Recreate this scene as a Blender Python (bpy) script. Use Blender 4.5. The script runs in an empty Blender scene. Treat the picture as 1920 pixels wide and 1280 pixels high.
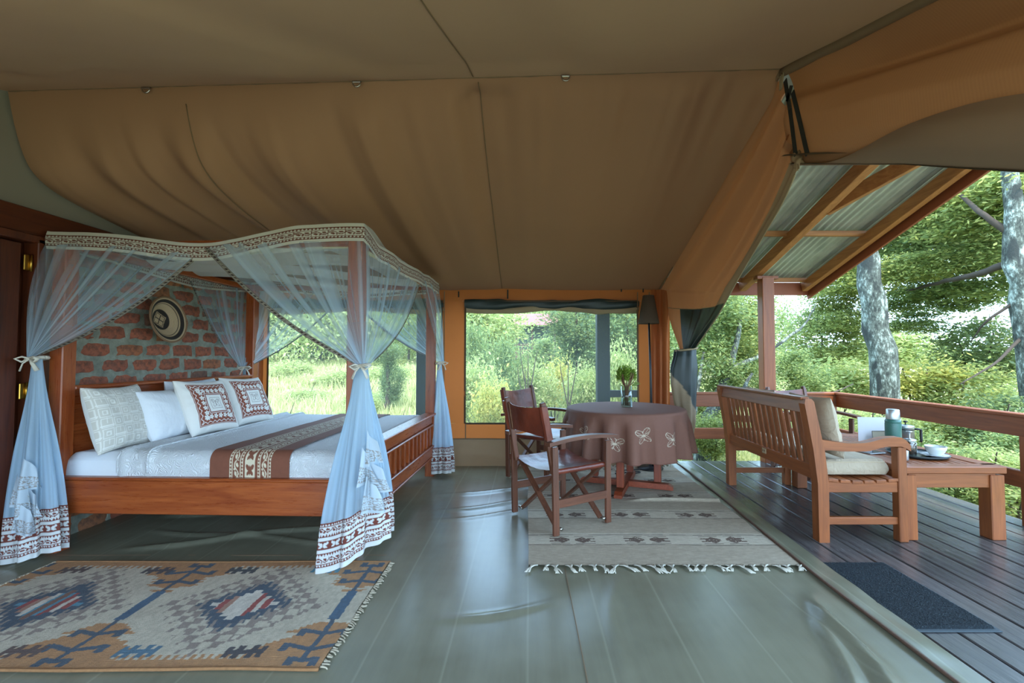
import bpy, math, random
import numpy as np
from mathutils import Vector, Matrix, Euler

random.seed(7)
RNG = np.random.default_rng(11)
S = bpy.context.scene
C = S.collection
PI = math.pi

# ------------------------------------------------------------------ camera, sky, sun, exposure
CAM_H, FPX, PX0 = 1.28, 840.0, 990.0
PITCH = math.atan(28 / FPX)
cd = bpy.data.cameras.new('camera')
cd.sensor_width = 36.0
cd.lens = 36.0 * FPX / 1920.0
cd.shift_x = -(PX0 - 960.0) / 1920.0
cd.clip_start = 0.05
cam = bpy.data.objects.new('camera', cd)
C.objects.link(cam)
cam.location = (0, 0, CAM_H)
cam.rotation_euler = (PI / 2 + PITCH, 0, 0)
S.camera = cam

W = bpy.data.worlds.new('world')
S.world = W
W.use_nodes = True
nt = W.node_tree
nt.nodes.clear()
sky = nt.nodes.new('ShaderNodeTexSky')
sky.sky_type = 'NISHITA'
sky.sun_disc = False
sky.sun_elevation = math.radians(58)
sky.sun_rotation = math.radians(172)
sky.air_density = 1.0
sky.dust_density = 2.0
mixw = nt.nodes.new('ShaderNodeMix')
mixw.data_type = 'RGBA'
mixw.inputs[0].default_value = 0.7
mixw.inputs[7].default_value = (2.9, 4.7, 6.6, 1)
bg = nt.nodes.new('ShaderNodeBackground')
bg.inputs[1].default_value = 0.66
wo = nt.nodes.new('ShaderNodeOutputWorld')
nt.links.new(sky.outputs[0], mixw.inputs[6])
nt.links.new(mixw.outputs[2], bg.inputs[0])
nt.links.new(bg.outputs[0], wo.inputs[0])

sd = bpy.data.lights.new('sun', 'SUN')
sd.energy = 2.7
sd.angle = math.radians(1.2)
sd.color = (1.0, 0.93, 0.80)
sun = bpy.data.objects.new('sun', sd)
C.objects.link(sun)
_el, _az = math.radians(58), math.radians(12)
_dir = Vector((math.sin(_az) * math.cos(_el), -math.cos(_az) * math.cos(_el), math.sin(_el)))
sun.rotation_euler = _dir.to_track_quat('Z', 'Y').to_euler()
sun.location = (0, -10, 20)

vs = S.view_settings
vs.view_transform = 'Standard'
vs.look = 'None'
vs.gamma = 1.0
vs.use_curve_mapping = False
vs.exposure = 1.0
S.cycles.transparent_max_bounces = 24
S.cycles.max_bounces = 8
S.cycles.diffuse_bounces = 5
S.cycles.glossy_bounces = 3
S.cycles.transmission_bounces = 6
S.cycles.caustics_reflective = False
S.cycles.caustics_refractive = False
S.cycles.sample_clamp_indirect = 6.0


def at(px, py, x=None, y=None, z=None):
    """the world point seen at a photo pixel, on the plane x=, y= or z="""
    u, v = (px - PX0) / FPX, (640.0 - py) / FPX
    d = np.array([u, math.cos(PITCH) - v * math.sin(PITCH), math.sin(PITCH) + v * math.cos(PITCH)])
    o = np.array([0, 0, CAM_H])
    if x is not None:
        k = x / d[0]
    elif y is not None:
        k = y / d[1]
    else:
        k = (z - CAM_H) / d[2]
    return o + d * k


# ------------------------------------------------------------------ materials
def lin(c):
    if isinstance(c, str):
        c = [int(c[i:i + 2], 16) / 255 for i in (0, 2, 4)]
    return tuple((v / 12.92 if v <= .04045 else ((v + .055) / 1.055) ** 2.4) for v in c)


class N:
    """small node-tree builder"""
    def __init__(s, name):
        s.m = bpy.data.materials.new(name)
        s.m.use_nodes = True
        s.t = s.m.node_tree
        s.t.nodes.clear()
        s.out = s.t.nodes.new('ShaderNodeOutputMaterial')

    def n(s, typ, **kw):
        x = s.t.nodes.new('ShaderNode' + typ)
        for k, v in kw.items():
            setattr(x, k, v)
        return x

    def set(s, sock, v):
        if isinstance(v, bpy.types.NodeSocket):
            s.t.links.new(v, sock)
        elif isinstance(v, (tuple, list)) and sock.type == 'RGBA' and len(v) == 3:
            sock.default_value = (*v, 1)
        else:
            sock.default_value = v

    def coord(s, kind='Object', scale=(1, 1, 1)):
        t = s.n('TexCoord')
        m = s.n('Mapping')
        s.t.links.new(t.outputs[kind], m.inputs[0])
        m.inputs[3].default_value = scale
        return m.outputs[0]

    def noise(s, vec, scale=5, detail=3, rough=.5, dist=0):
        x = s.n('TexNoise')
        s.set(x.inputs['Vector'], vec)
        x.inputs['Scale'].default_value = scale
        x.inputs['Detail'].default_value = detail
        x.inputs['Roughness'].default_value = rough
        x.inputs['Distortion'].default_value = dist
        return x.outputs[0]

    def ramp(s, fac, stops):
        r = s.n('ValToRGB')
        s.set(r.inputs[0], fac)
        e = r.color_ramp.elements
        while len(e) < len(stops):
            e.new(.5)
        for i, (p, c) in enumerate(stops):
            e[i].position = p
            e[i].color = (*c, 1) if len(c) == 3 else c
        return r.outputs[0]

    def mix(s, fac, a, b, mode='MIX'):
        x = s.n('Mix', data_type='RGBA', blend_type=mode)
        s.set(x.inputs[0], fac)
        s.set(x.inputs[6], a)
        s.set(x.inputs[7], b)
        return x.outputs[2]

    def math(s, op, a, b=0.0):
        x = s.n('Math', operation=op)
        s.set(x.inputs[0], a)
        s.set(x.inputs[1], b)
        return x.outputs[0]

    def attr(s, name='Col'):
        a = s.n('Attribute', attribute_name=name)
        return a

    def bump(s, h, strength=.3, dist=.01):
        b = s.n('Bump')
        b.inputs['Strength'].default_value = strength
        b.inputs['Distance'].default_value = dist
        s.set(b.inputs['Height'], h)
        return b.outputs[0]

    def bsdf(s, col, rough=.6, normal=None, **kw):
        p = s.n('BsdfPrincipled')
        s.set(p.inputs['Base Color'], col)
        s.set(p.inputs['Roughness'], rough)
        if normal is not None:
            s.set(p.inputs['Normal'], normal)
        for k, v in kw.items():
            s.set(p.inputs[k], v)
        return p.outputs[0]

    def done(s, shader):
        s.t.links.new(shader, s.out.inputs[0])
        return s.m

    def mixs(s, fac, a, b):
        x = s.n('MixShader')
        s.set(x.inputs[0], fac)
        s.t.links.new(a, x.inputs[1])
        s.t.links.new(b, x.inputs[2])
        return x.outputs[0]


def wood(name, c1, c2, axis='x', rough=.38, scale=1.0, spec=.5, bumps=.15):
    k = N(name)
    st = {'x': (1.6, 22, 22), 'y': (22, 1.6, 22), 'z': (22, 22, 1.6)}[axis]
    v = k.coord('Object', tuple(a * scale for a in st))
    n1 = k.noise(v, 1.0, 4, .6, 1.2)
    n2 = k.noise(v, 6.0, 3, .6)
    big = k.noise(k.coord('Object', (1, 1, 1)), 1.7, 2, .5)
    oi = k.n('ObjectInfo')
    f = k.math('ADD', k.math('MULTIPLY', n1, .75), k.math('MULTIPLY', n2, .25))
    col = k.ramp(f, [(.3, lin(c1)), (.72, lin(c2))])
    col = k.mix(k.math('MULTIPLY', big, .35), col, lin(c1), 'MIX')
    hs = k.n('HueSaturation')
    k.set(hs.inputs['Value'], k.math('ADD', k.math('MULTIPLY', oi.outputs['Random'], .22), .89))
    k.set(hs.inputs['Color'], col)
    r = k.math('ADD', k.math('MULTIPLY', n2, .2), rough - .1)
    return k.done(k.bsdf(hs.outputs[0], r, k.bump(n2, bumps, .003)))


class WoodSet:
    def __init__(s, name, *a, **k):
        s.d = {ax: wood(name + '_' + ax, *a, axis=ax, **k) for ax in 'xyz'}

    def __getitem__(s, ax):
        return s.d[ax]


def plain(name, c, rough=.5, metal=0.0, var=.12, scale=8, bumps=0.0, **kw):
    k = N(name)
    c = lin(c)
    n = k.noise(k.coord(), scale, 3)
    col = k.mix(n, tuple(v * (1 - var) for v in c), tuple(min(1, v * (1 + var)) for v in c))
    nm = k.bump(k.noise(k.coord(), scale * 12, 2), bumps, .002) if bumps else None
    return k.done(k.bsdf(col, rough, nm, Metallic=metal, **kw))


def cloth(name, c, trans=0.0, tc=None, rough=.85, weave=600, bumps=.15, var=.12, attr=False, big=2.0, stripe=False):
    """woven fabric; trans = share of light let through"""
    k = N(name)
    if attr:
        base = k.attr().outputs['Color']
        n = k.noise(k.coord(), 40, 3)
        base = k.mix(k.math('MULTIPLY', n, var * 2), base, (0, 0, 0))
    else:
        c = lin(c)
        n = k.noise(k.coord(), big, 4, .6)
        base = k.mix(n, tuple(v * (1 - var) for v in c), tuple(min(1, v * (1 + var)) for v in c))
    v = k.coord()
    fine = k.noise(v, weave * .5, 1)
    nm = k.bump(fine, bumps, .001)
    if stripe:
        w = k.n('TexWave', wave_type='BANDS', bands_direction='Y')
        k.set(w.inputs[0], v)
        w.inputs['Scale'].default_value = 24
        base = k.mix(k.math('MULTIPLY', w.outputs[0], .08), base, (0, 0, 0))
    sh = k.bsdf(base, rough, nm)
    if trans:
        t = k.n('BsdfTranslucent')
        k.set(t.inputs[0], lin(tc) if tc else base)
        sh = k.mixs(trans, sh, t.outputs[0])
    return k.done(sh)


# ------------------------------------------------------------------ mesh helpers
class MB:
    def __init__(s):
        s.v, s.f, s.m, s.sm = [], [], [], []
        s.col = {}
        s.n = 0
        s.arr = []

    def add(s, verts, faces, mi=0, smooth=False, col=None):
        verts = np.asarray(verts, float).reshape(-1, 3)
        o = s.n
        s.arr.append(verts)
        s.n += len(verts)
        for f in faces:
            s.f.append([i + o for i in f])
        s.m += [mi] * len(faces)
        s.sm += [smooth] * len(faces)
        if col is not None:
            s.col[o] = np.asarray(col, float)
        return s

    def convex(s, verts, faces, mi=0, smooth=False):
        verts = np.asarray(verts, float)
        c = verts.mean(0)
        out = []
        for f in faces:
            a, b, d = verts[f[0]], verts[f[1]], verts[f[2]]
            nrm = np.cross(b - a, d - a)
            out.append(list(f) if np.dot(nrm, verts[list(f)].mean(0) - c) >= 0 else list(f)[::-1])
        return s.add(verts, out, mi, smooth)

    def box(s, c, size, R=None, ch=.004, mi=0):
        h = np.array(size, float) / 2
        ch = min(ch, h.min() * .6)
        V, idx = [], {}
        for sx in (-1, 1):
            for sy in (-1, 1):
                for sz in (-1, 1):
                    sg = np.array((sx, sy, sz))
                    for a in range(3):
                        p = sg * (h - ch)
                        p[a] = sg[a] * h[a]
                        idx[(sx, sy, sz, a)] = len(V)
                        V.append(p)
        F = []
        for a in range(3):
            b, c2 = (a + 1) % 3, (a + 2) % 3
            for sa in (-1, 1):
                q = []
                for sb, sc in ((-1, -1), (1, -1), (1, 1), (-1, 1)):
                    sg = [0, 0, 0]
                    sg[a], sg[b], sg[c2] = sa, sb, sc
                    q.append(idx[(*sg, a)])
                F.append(q)
            for sb in (-1, 1):
                for sc in (-1, 1):
                    q = []
                    for sa, ax in ((-1, b), (1, b), (1, c2), (-1, c2)):
                        sg = [0, 0, 0]
                        sg[a], sg[b], sg[c2] = sa, sb, sc
                        q.append(idx[(*sg, ax)])
                    F.append(q)
        for sx in (-1, 1):
            for sy in (-1, 1):
                for sz in (-1, 1):
                    F.append([idx[(sx, sy, sz, a)] for a in range(3)])
        V = np.array(V)
        if R is not None:
            V = V @ np.array(R).T
        return s.convex(V + np.array(c, float), F, mi)

    def bar(s, p0, p1, w, t, up=(0, 0, 1), ch=.004, mi=0):
        """board from p0 to p1; w across, t along up"""
        p0, p1 = np.array(p0, float), np.array(p1, float)
        d = p1 - p0
        L = np.linalg.norm(d)
        x = d / L
        z = np.array(up, float) - np.dot(up, x) * x
        if np.linalg.norm(z) < 1e-4:
            z = np.array((0, 1.0, 0)) - x[1] * x
        z /= np.linalg.norm(z)
        y = np.cross(z, x)
        return s.box((p0 + p1) / 2, (L, w, t), np.stack([x, y, z], 1), ch, mi)

    def tube(s, pts, r, n=8, mi=0, caps=True, flat=1.0):
        P = np.array(pts, float)
        m = len(P)
        r = np.broadcast_to(np.array(r, float), (m,))
        T = np.gradient(P, axis=0)
        T /= np.linalg.norm(T, axis=1)[:, None] + 1e-9
        ref = np.array((0, 0, 1.0)) if abs(T[0][2]) < .9 else np.array((1.0, 0, 0))
        V = []
        x = np.cross(ref, T[0])
        x /= np.linalg.norm(x)
        for i in range(m):
            x = x - np.dot(x, T[i]) * T[i]
            x /= np.linalg.norm(x) + 1e-9
            y = np.cross(T[i], x)
            a = np.arange(n) * 2 * PI / n
            V.append(P[i] + r[i] * (np.cos(a)[:, None] * x + flat * np.sin(a)[:, None] * y))
        F = [[i * n + j, i * n + (j + 1) % n, (i + 1) * n + (j + 1) % n, (i + 1) * n + j] for i in range(m - 1) for j in range(n)]
        if caps:
            F.append(list(range(n))[::-1])
            F.append([(m - 1) * n + j for j in range(n)])
        return s.add(np.concatenate(V), F, mi, True)

    def lathe(s, prof, c=(0, 0, 0), n=24, mi=0, smooth=True):
        V = []
        a = np.arange(n) * 2 * PI / n
        for r, z in prof:
            V.append(np.stack([c[0] + max(r, 1e-4) * np.cos(a), c[1] + max(r, 1e-4) * np.sin(a), np.full(n, c[2] + z)], 1))
        m = len(prof)
        F = [[i * n + j, i * n + (j + 1) % n, (i + 1) * n + (j + 1) % n, (i + 1) * n + j] for i in range(m - 1) for j in range(n)]
        return s.add(np.concatenate(V), F, mi, smooth)

    def grid(s, P, mi=0, smooth=True, col=None, wrap=False, flip=False):
        P = np.asarray(P, float)
        a, b = P.shape[:2]
        F = []
        for i in range(a - 1):
            for j in range(b if wrap else b - 1):
                q = [i * b + j, i * b + (j + 1) % b, (i + 1) * b + (j + 1) % b, (i + 1) * b + j]
                F.append(q[::-1] if flip else q)
        return s.add(P.reshape(-1, 3), F, mi, smooth, None if col is None else np.asarray(col).reshape(-1, 3))

    def prism(s, poly, o, ex, ey, ez, t, mi=0, smooth=False):
        """outline poly (2D) in plane ex,ey from o, thickness t along ez, centred"""
        o, ex, ey, ez = (np.array(q, float) for q in (o, ex, ey, ez))
        P = np.array([o + a * ex + b * ey for a, b in poly])
        n = len(P)
        V = np.concatenate([P - ez * t / 2, P + ez * t / 2])
        ar = sum(poly[i][0] * poly[(i + 1) % n][1] - poly[(i + 1) % n][0] * poly[i][1] for i in range(n))
        if (ar > 0) == (np.dot(np.cross(ex, ey), ez) > 0):
            F = [list(range(n))[::-1], [n + i for i in range(n)]] + [[i, (i + 1) % n, n + (i + 1) % n, n + i] for i in range(n)]
        else:
            F = [list(range(n)), [n + i for i in range(n)][::-1]] + [[(i + 1) % n, i, n + i, n + (i + 1) % n] for i in range(n)]
        return s.add(V, F, mi, smooth)

    def mesh(s, name, mats):
        V = np.concatenate(s.arr) if s.arr else np.zeros((0, 3))
        me = bpy.data.meshes.new(name)
        me.from_pydata(V.tolist(), [], s.f)
        if not isinstance(mats, (list, tuple)):
            mats = [mats]
        for m in mats:
            me.materials.append(m)
        if len(mats) > 1:
            me.polygons.foreach_set('material_index', np.array(s.m, np.int32))
        me.polygons.foreach_set('use_smooth', np.array(s.sm, bool))
        if s.col:
            full = np.ones((len(V), 4), np.float32)
            for o, c in s.col.items():
                full[o:o + len(c), :3] = c
            at_ = me.attributes.new('Col', 'FLOAT_COLOR', 'POINT')
            at_.data.foreach_set('color', full.ravel())
        me.update()
        return me

    def build(s, name, mats, parent=None, world=False, kind=None):
        if world and parent is not None:
            M = np.array(parent.matrix_basis.inverted())
            s.arr = [a @ M[:3, :3].T + M[:3, 3] for a in s.arr]
        o = bpy.data.objects.new(name, s.mesh(name, mats))
        C.objects.link(o)
        if parent is not None:
            o.parent = parent
        if kind:
            o['kind'] = kind
        return o


def tag(o, label=None, cat=None, group=None, kind=None):
    for k, v in (('label', label), ('category', cat), ('group', group), ('kind', kind)):
        if v:
            o[k] = v
    return o


def thing(name, label, cat, loc=(0, 0, 0), rotz=0.0, group=None):
    o = bpy.data.objects.new(name, None)
    o.empty_display_size = .1
    C.objects.link(o)
    o.location = tuple(float(q) for q in loc)
    o.rotation_euler = (0, 0, rotz)
    o.matrix_basis = Matrix.Translation(o.location) @ Matrix.Rotation(rotz, 4, 'Z')
    return tag(o, label, cat, group)


def structure(name, loc=(0, 0, 0)):
    o = bpy.data.objects.new(name, None)
    o.empty_display_size = .1
    C.objects.link(o)
    o.location = loc
    o.matrix_basis = Matrix.Translation(loc)
    o['kind'] = 'structure'
    return o


def kids(o):
    return [c for c in bpy.data.objects if c.parent == o]


def copy_tree(o, loc, rotz, label=None, group=None, scale=None):
    r = o.copy()
    C.objects.link(r)
    r.location = loc
    r.rotation_euler = (0, 0, rotz)
    if scale:
        r.scale = (scale,) * 3 if not isinstance(scale, (tuple, list)) else scale
    if label:
        r['label'] = label
    if group:
        r['group'] = group
    for ch in CH.get(o.name, None) or kids(o):
        c = ch.copy()
        C.objects.link(c)
        c.parent = r
        for g in kids(ch):
            d = g.copy()
            C.objects.link(d)
            d.parent = c
    return r


CH = {}


# ------------------------------------------------------------------ numpy noise and print patterns
def vnoise(x, y=None, seed=0):
    """smooth value noise, 0..1"""
    def h(i, j):
        q = np.sin(i * 127.1 + j * 311.7 + seed * 74.7) * 43758.5453
        return q - np.floor(q)
    x = np.asarray(x, float)
    y = np.zeros_like(x) if y is None else np.asarray(y, float)
    i, j = np.floor(x), np.floor(y)
    fx, fy = x - i, y - j
    fx, fy = fx * fx * (3 - 2 * fx), fy * fy * (3 - 2 * fy)
    return (h(i, j) * (1 - fx) + h(i + 1, j) * fx) * (1 - fy) + (h(i, j + 1) * (1 - fx) + h(i + 1, j + 1) * fx) * fy


def sstep(a, b, x):
    t = np.clip((np.asarray(x, float) - a) / (b - a), 0, 1)
    return t * t * (3 - 2 * t)


def ell(x, y, cx, cy, a, b, rot):
    c, s_ = math.cos(rot), math.sin(rot)
    u, v = (x - cx) * c + (y - cy) * s_, -(x - cx) * s_ + (y - cy) * c
    return np.sqrt((u / a) ** 2 + (v / b) ** 2) - 1


def wings(x, y):
    """negative inside a butterfly's wings (unit square -1..1)"""
    x = np.abs(x)
    return np.minimum(ell(x, y, .44, .36, .56, .32, .75), ell(x, y, .36, -.36, .48, .26, -.8))


def body(x, y):
    return ell(x, y, 0, 0, .07, .55, 0)


def tri_row(u, v, p):
    return (v < 1 - np.abs(2 * (u / p % 1) - 1)) & (v > 0)


def vine(u, v, p):
    w = np.abs(v - .5 - .28 * np.sin(2 * PI * u / p)) < .09
    q = (u / p) % 1
    leaf = ell(q, v, .25, .38, .13, .20, .4) < 0
    leaf |= ell(q, v, .75, .62, .13, .20, .4) < 0
    leaf |= ell(q, v, .5, .22, .07, .12, 0) < 0
    leaf |= ell(q, v, .0, .80, .07, .12, 0) < 0
    return w | leaf


def hem_print(u, v):
    """brown print of the net's border: u metres along, v 0..1 up the band"""
    m = np.zeros(u.shape, bool)
    def band(a, b):
        return (v - a) / (b - a), (v >= a) & (v <= b)
    for a, b in ((.05, .36), (.69, 1.0)):
        t, inn = band(a, b)
        m |= inn & ((np.abs(t - .03) < .035) | (np.abs(t - .97) < .035) | (np.abs(t - .25) < .02) | (np.abs(t - .75) < .02))
        m |= inn & tri_row(u, (t - .05) / .18, .016)
        m |= inn & tri_row(u, (.95 - t) / .18, .016)
        m |= inn & (t > .27) & (t < .73) & vine(u, (t - .27) / .46, .075)
    t, inn = band(.43, .62)
    bx, by = ((u / .075) % 1) * 2.2 - 1.1, t * 2.3 - 1.15
    m |= inn & ~((wings(bx, by) < 0) & (np.abs(bx) > .045))
    return m


def band_print(u, v):
    """narrow printed band (valance): triangles, vine, triangles"""
    m = (np.abs(v - .02) < .03) | (np.abs(v - .98) < .03) | (np.abs(v - .24) < .02) | (np.abs(v - .76) < .02)
    m |= tri_row(u, (v - .05) / .17, .024) | tri_row(u, (.95 - v) / .17, .024)
    m |= (v > .27) & (v < .73) & vine(u, (v - .27) / .46, .11)
    m |= (v > .27) & (v < .73) & (np.abs((u / .11) % 1 - .98) < .02)
    return m


def two(mask, a, b):
    return np.where(np.asarray(mask)[..., None], np.array(lin(b)), np.array(lin(a)))
# ------------------------------------------------------------------ shared materials
M_CEIL = cloth('canvas_lining', 'a0785a', .10, '966038', var=.08, big=1.3)
M_CEIL_LIT = cloth('canvas_lining_front_lit', 'bd9a7c', .10, '9a6a45', var=.08, big=1.3)  # same lining, colour lightened for the window light falling on the front slope
M_ORANGE = cloth('canvas_orange', 'aa6436', .36, 'c26c34', var=.25, big=1.6)
M_FLAP = cloth('canvas_flap', 'a0704e', .22, 'b87040', var=.10, big=1.5, stripe=False)
M_FLAP2 = cloth('canvas_flap_ribbed', '9c6c4a', .16, 'b07040', var=.10, big=1.2, stripe=True)
M_SKIRT = cloth('canvas_skirt', '9e8264', .05, var=.15)
M_GABLE = cloth('canvas_gable', '7f7462', .03, var=.08, big=1.2)
M_GREEN = cloth('canvas_dark_green', '1e2b28', .02, var=.5, rough=.5, big=4)
M_BEIGE = cloth('canvas_beige_edge', '9c8a6c', .1, var=.2)
M_SEAM = plain('seam_tape', '7a634a', .9)
M_STRAP = plain('black_webbing', '23241f', .8)
WALLW = WoodSet('wall_wood', '3c1a0d', '6b3218', rough=.42)
DOORW = WoodSet('door_wood', '35160b', '6a3219', rough=.40)
BEDW = WoodSet('bed_wood', '7a3114', 'b4602e', rough=.30)
TEAK = WoodSet('teak', '703c1e', 'a86032', rough=.42)
CHAIRW = WoodSet('chair_wood', '4a2a1c', '7a4a34', rough=.42)
TABW = WoodSet('table_wood', '6c2c16', '93462a', rough=.40)
ROOFW = WoodSet('roof_wood', '8a5632', 'bc8450', rough=.6)
RAILW = WoodSet('rail_wood', '70391b', '9e5a30', rough=.5)
FASC = plain('fascia_paint', '8a4a30', .55, var=.1)
M_POSTG = plain('post_green_paint', '111d20', .6, var=.25, scale=3)
M_METAL = plain('dull_metal', 'b8b4a8', .3, 1.0)
M_BRASS = plain('brass', 'b08a3c', .3, 1.0)
M_BLACK = plain('black_plastic', '15171a', .45)


def pane_mat():
    k = N('window_gauze')
    t = k.n('BsdfTransparent')
    d = k.n('BsdfDiffuse')
    d.inputs[0].default_value = (*lin('c8d4cc'), 1)
    tr = k.n('BsdfTranslucent')
    tr.inputs[0].default_value = (*lin('d8e4dc'), 1)
    m = k.mixs(.5, d.outputs[0], tr.outputs[0])
    return k.done(k.mixs(.10, t.outputs[0], m))


M_PANE = pane_mat()

XL, XR, YB = -3.25, 1.58, 5.35          # left wall, right gable, far wall
YR = 2.72                               # ridge


def ridge_z(x):
    return 3.06 - .14 * (1.55 - np.asarray(x)) / 4.8


# ------------------------------------------------------------------ tent floor
def floor_canvas():
    nx, ny = 190, 240
    x = np.linspace(-3.3, 1.83, nx)
    y = np.linspace(-.8, 5.36, ny)
    X, Y = np.meshgrid(x, y)
    edge = 1.80 + .05 * sstep(2.2, 5.3, Y) - .02 * sstep(3, 1.5, Y) + .012 * (vnoise(Y * 3, seed=3) - .5)
    X = np.where(X > 1.6, 1.6 + (X - 1.6) / .23 * (edge - 1.6), X)
    Z = .012 + .004 * vnoise(X * 2.2, Y * 1.4, 5)
    Z += .014 * np.maximum(0, vnoise(X * 3.2 + Y * .8, Y * .55, 9) - .55)
    for (xa, ya, xb, yb, w, h) in ((-.75, 4.15, .0, 4.35, .03, .016), (-.7, 3.72, .0, 3.98, .025, .016), (-.72, 3.5, -.05, 3.72, .02, .010),
                                   (1.30, 1.55, 1.50, 2.35, .035, .045), (1.16, 1.6, 1.40, 2.2, .03, .03), (-.4, 2.2, .1, 2.35, .02, .012),
                                   (-2.6, 3.0, -1.1, 3.5, .03, .02), (-2.9, 3.6, -1.2, 3.9, .03, .02), (-2.7, 3.3, -1.3, 3.1, .02, .014), (.3, 1.5, .5, 2.6, .02, .006)):
        d = np.array((xb - xa, yb - ya))
        L = np.hypot(*d)
        d /= L
        s_ = (X - xa) * d[0] + (Y - ya) * d[1]
        q = -(X - xa) * d[1] + (Y - ya) * d[0] + .03 * np.sin(s_ * 6)
        Z += h * np.exp(-(q / w) ** 2) * sstep(-.15, .2, s_) * sstep(L + .15, L - .2, s_)
    Z += .010 * sstep(1.62, 1.66, X) * (.5 + vnoise(Y * 6, X * 20, 12))
    k = N('floor_tarpaulin')
    v = k.coord()
    n = k.noise(v, 1.2, 4, .6)
    n2 = k.noise(k.coord('Object', (14, 1.2, 1)), 1.5, 3, .6)
    col = k.ramp(k.math('ADD', k.math('MULTIPLY', n, .8), k.math('MULTIPLY', n2, .2)), [(.3, lin('6a6856')), (.7, lin('878571'))])
    w = k.n('TexWave', wave_type='BANDS', bands_direction='X', wave_profile='SAW')
    k.set(w.inputs[0], k.coord('Object'))
    w.inputs['Scale'].default_value = .92
    w.inputs['Distortion'].default_value = .12
    line = k.ramp(w.outputs[0], [(.0, (1, 1, 1)), (.02, (0, 0, 0)), (.97, (0, 0, 0)), (1, (1, 1, 1))])
    col = k.mix(k.math('MULTIPLY', line, .25), col, lin('a5a690'))
    r = k.math('ADD', k.math('MULTIPLY', n, .08), k.math('ADD', k.math('MULTIPLY', n2, .04), .19))
    m = k.done(k.bsdf(col, r, k.bump(k.noise(v, 260, 2), .12, .001)))
    mb = MB()
    mb.grid(np.stack([X, Y, Z], -1))
    fl = mb.build('floor', m, kind='structure')
    # zip along the canvas edge
    yy = np.linspace(-.5, 5.3, 160)
    xx = 1.645 + .10 * sstep(2.4, 5.0, yy) + .012 * (vnoise(yy * 2.4, seed=4) - .5)
    mb = MB()
    mb.tube(np.stack([xx, yy, np.full_like(yy, .030)], 1), .011, 6, flat=.7)
    mb.build('zip', plain('zip_brown', '5a4030', .7, var=.4, scale=90), fl)
    mb = MB()
    for yq in (2.9, 1.95):
        mb.bar((XL, yq, .013), (-.9, yq - .0, .013), .012, .004)
    mb.bar((.26, -.5, .017), (.22, 2.72, .017), .004, .002)
    mb.build('seam', M_SEAM, fl)
    sub = MB()
    sub.box((-.75, 2.4, -.06), (5.06, 6.2, .1))
    sub.build('subfloor', plain('subfloor', '4a3c2e', .8), fl)


floor_canvas()


# ------------------------------------------------------------------ tent ceiling
def folds(q, t, seed, a=1.0):
    f = .050 * (vnoise(q * 2.6, seed=seed) - .5) + .034 * (vnoise(q * 5.5 + 3, seed=seed + 1) - .5) * (1 - .5 * t)
    f += .022 * (vnoise(q * 12, seed=seed + 2) - .5) * np.exp(-t * 4)
    return f * a


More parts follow.
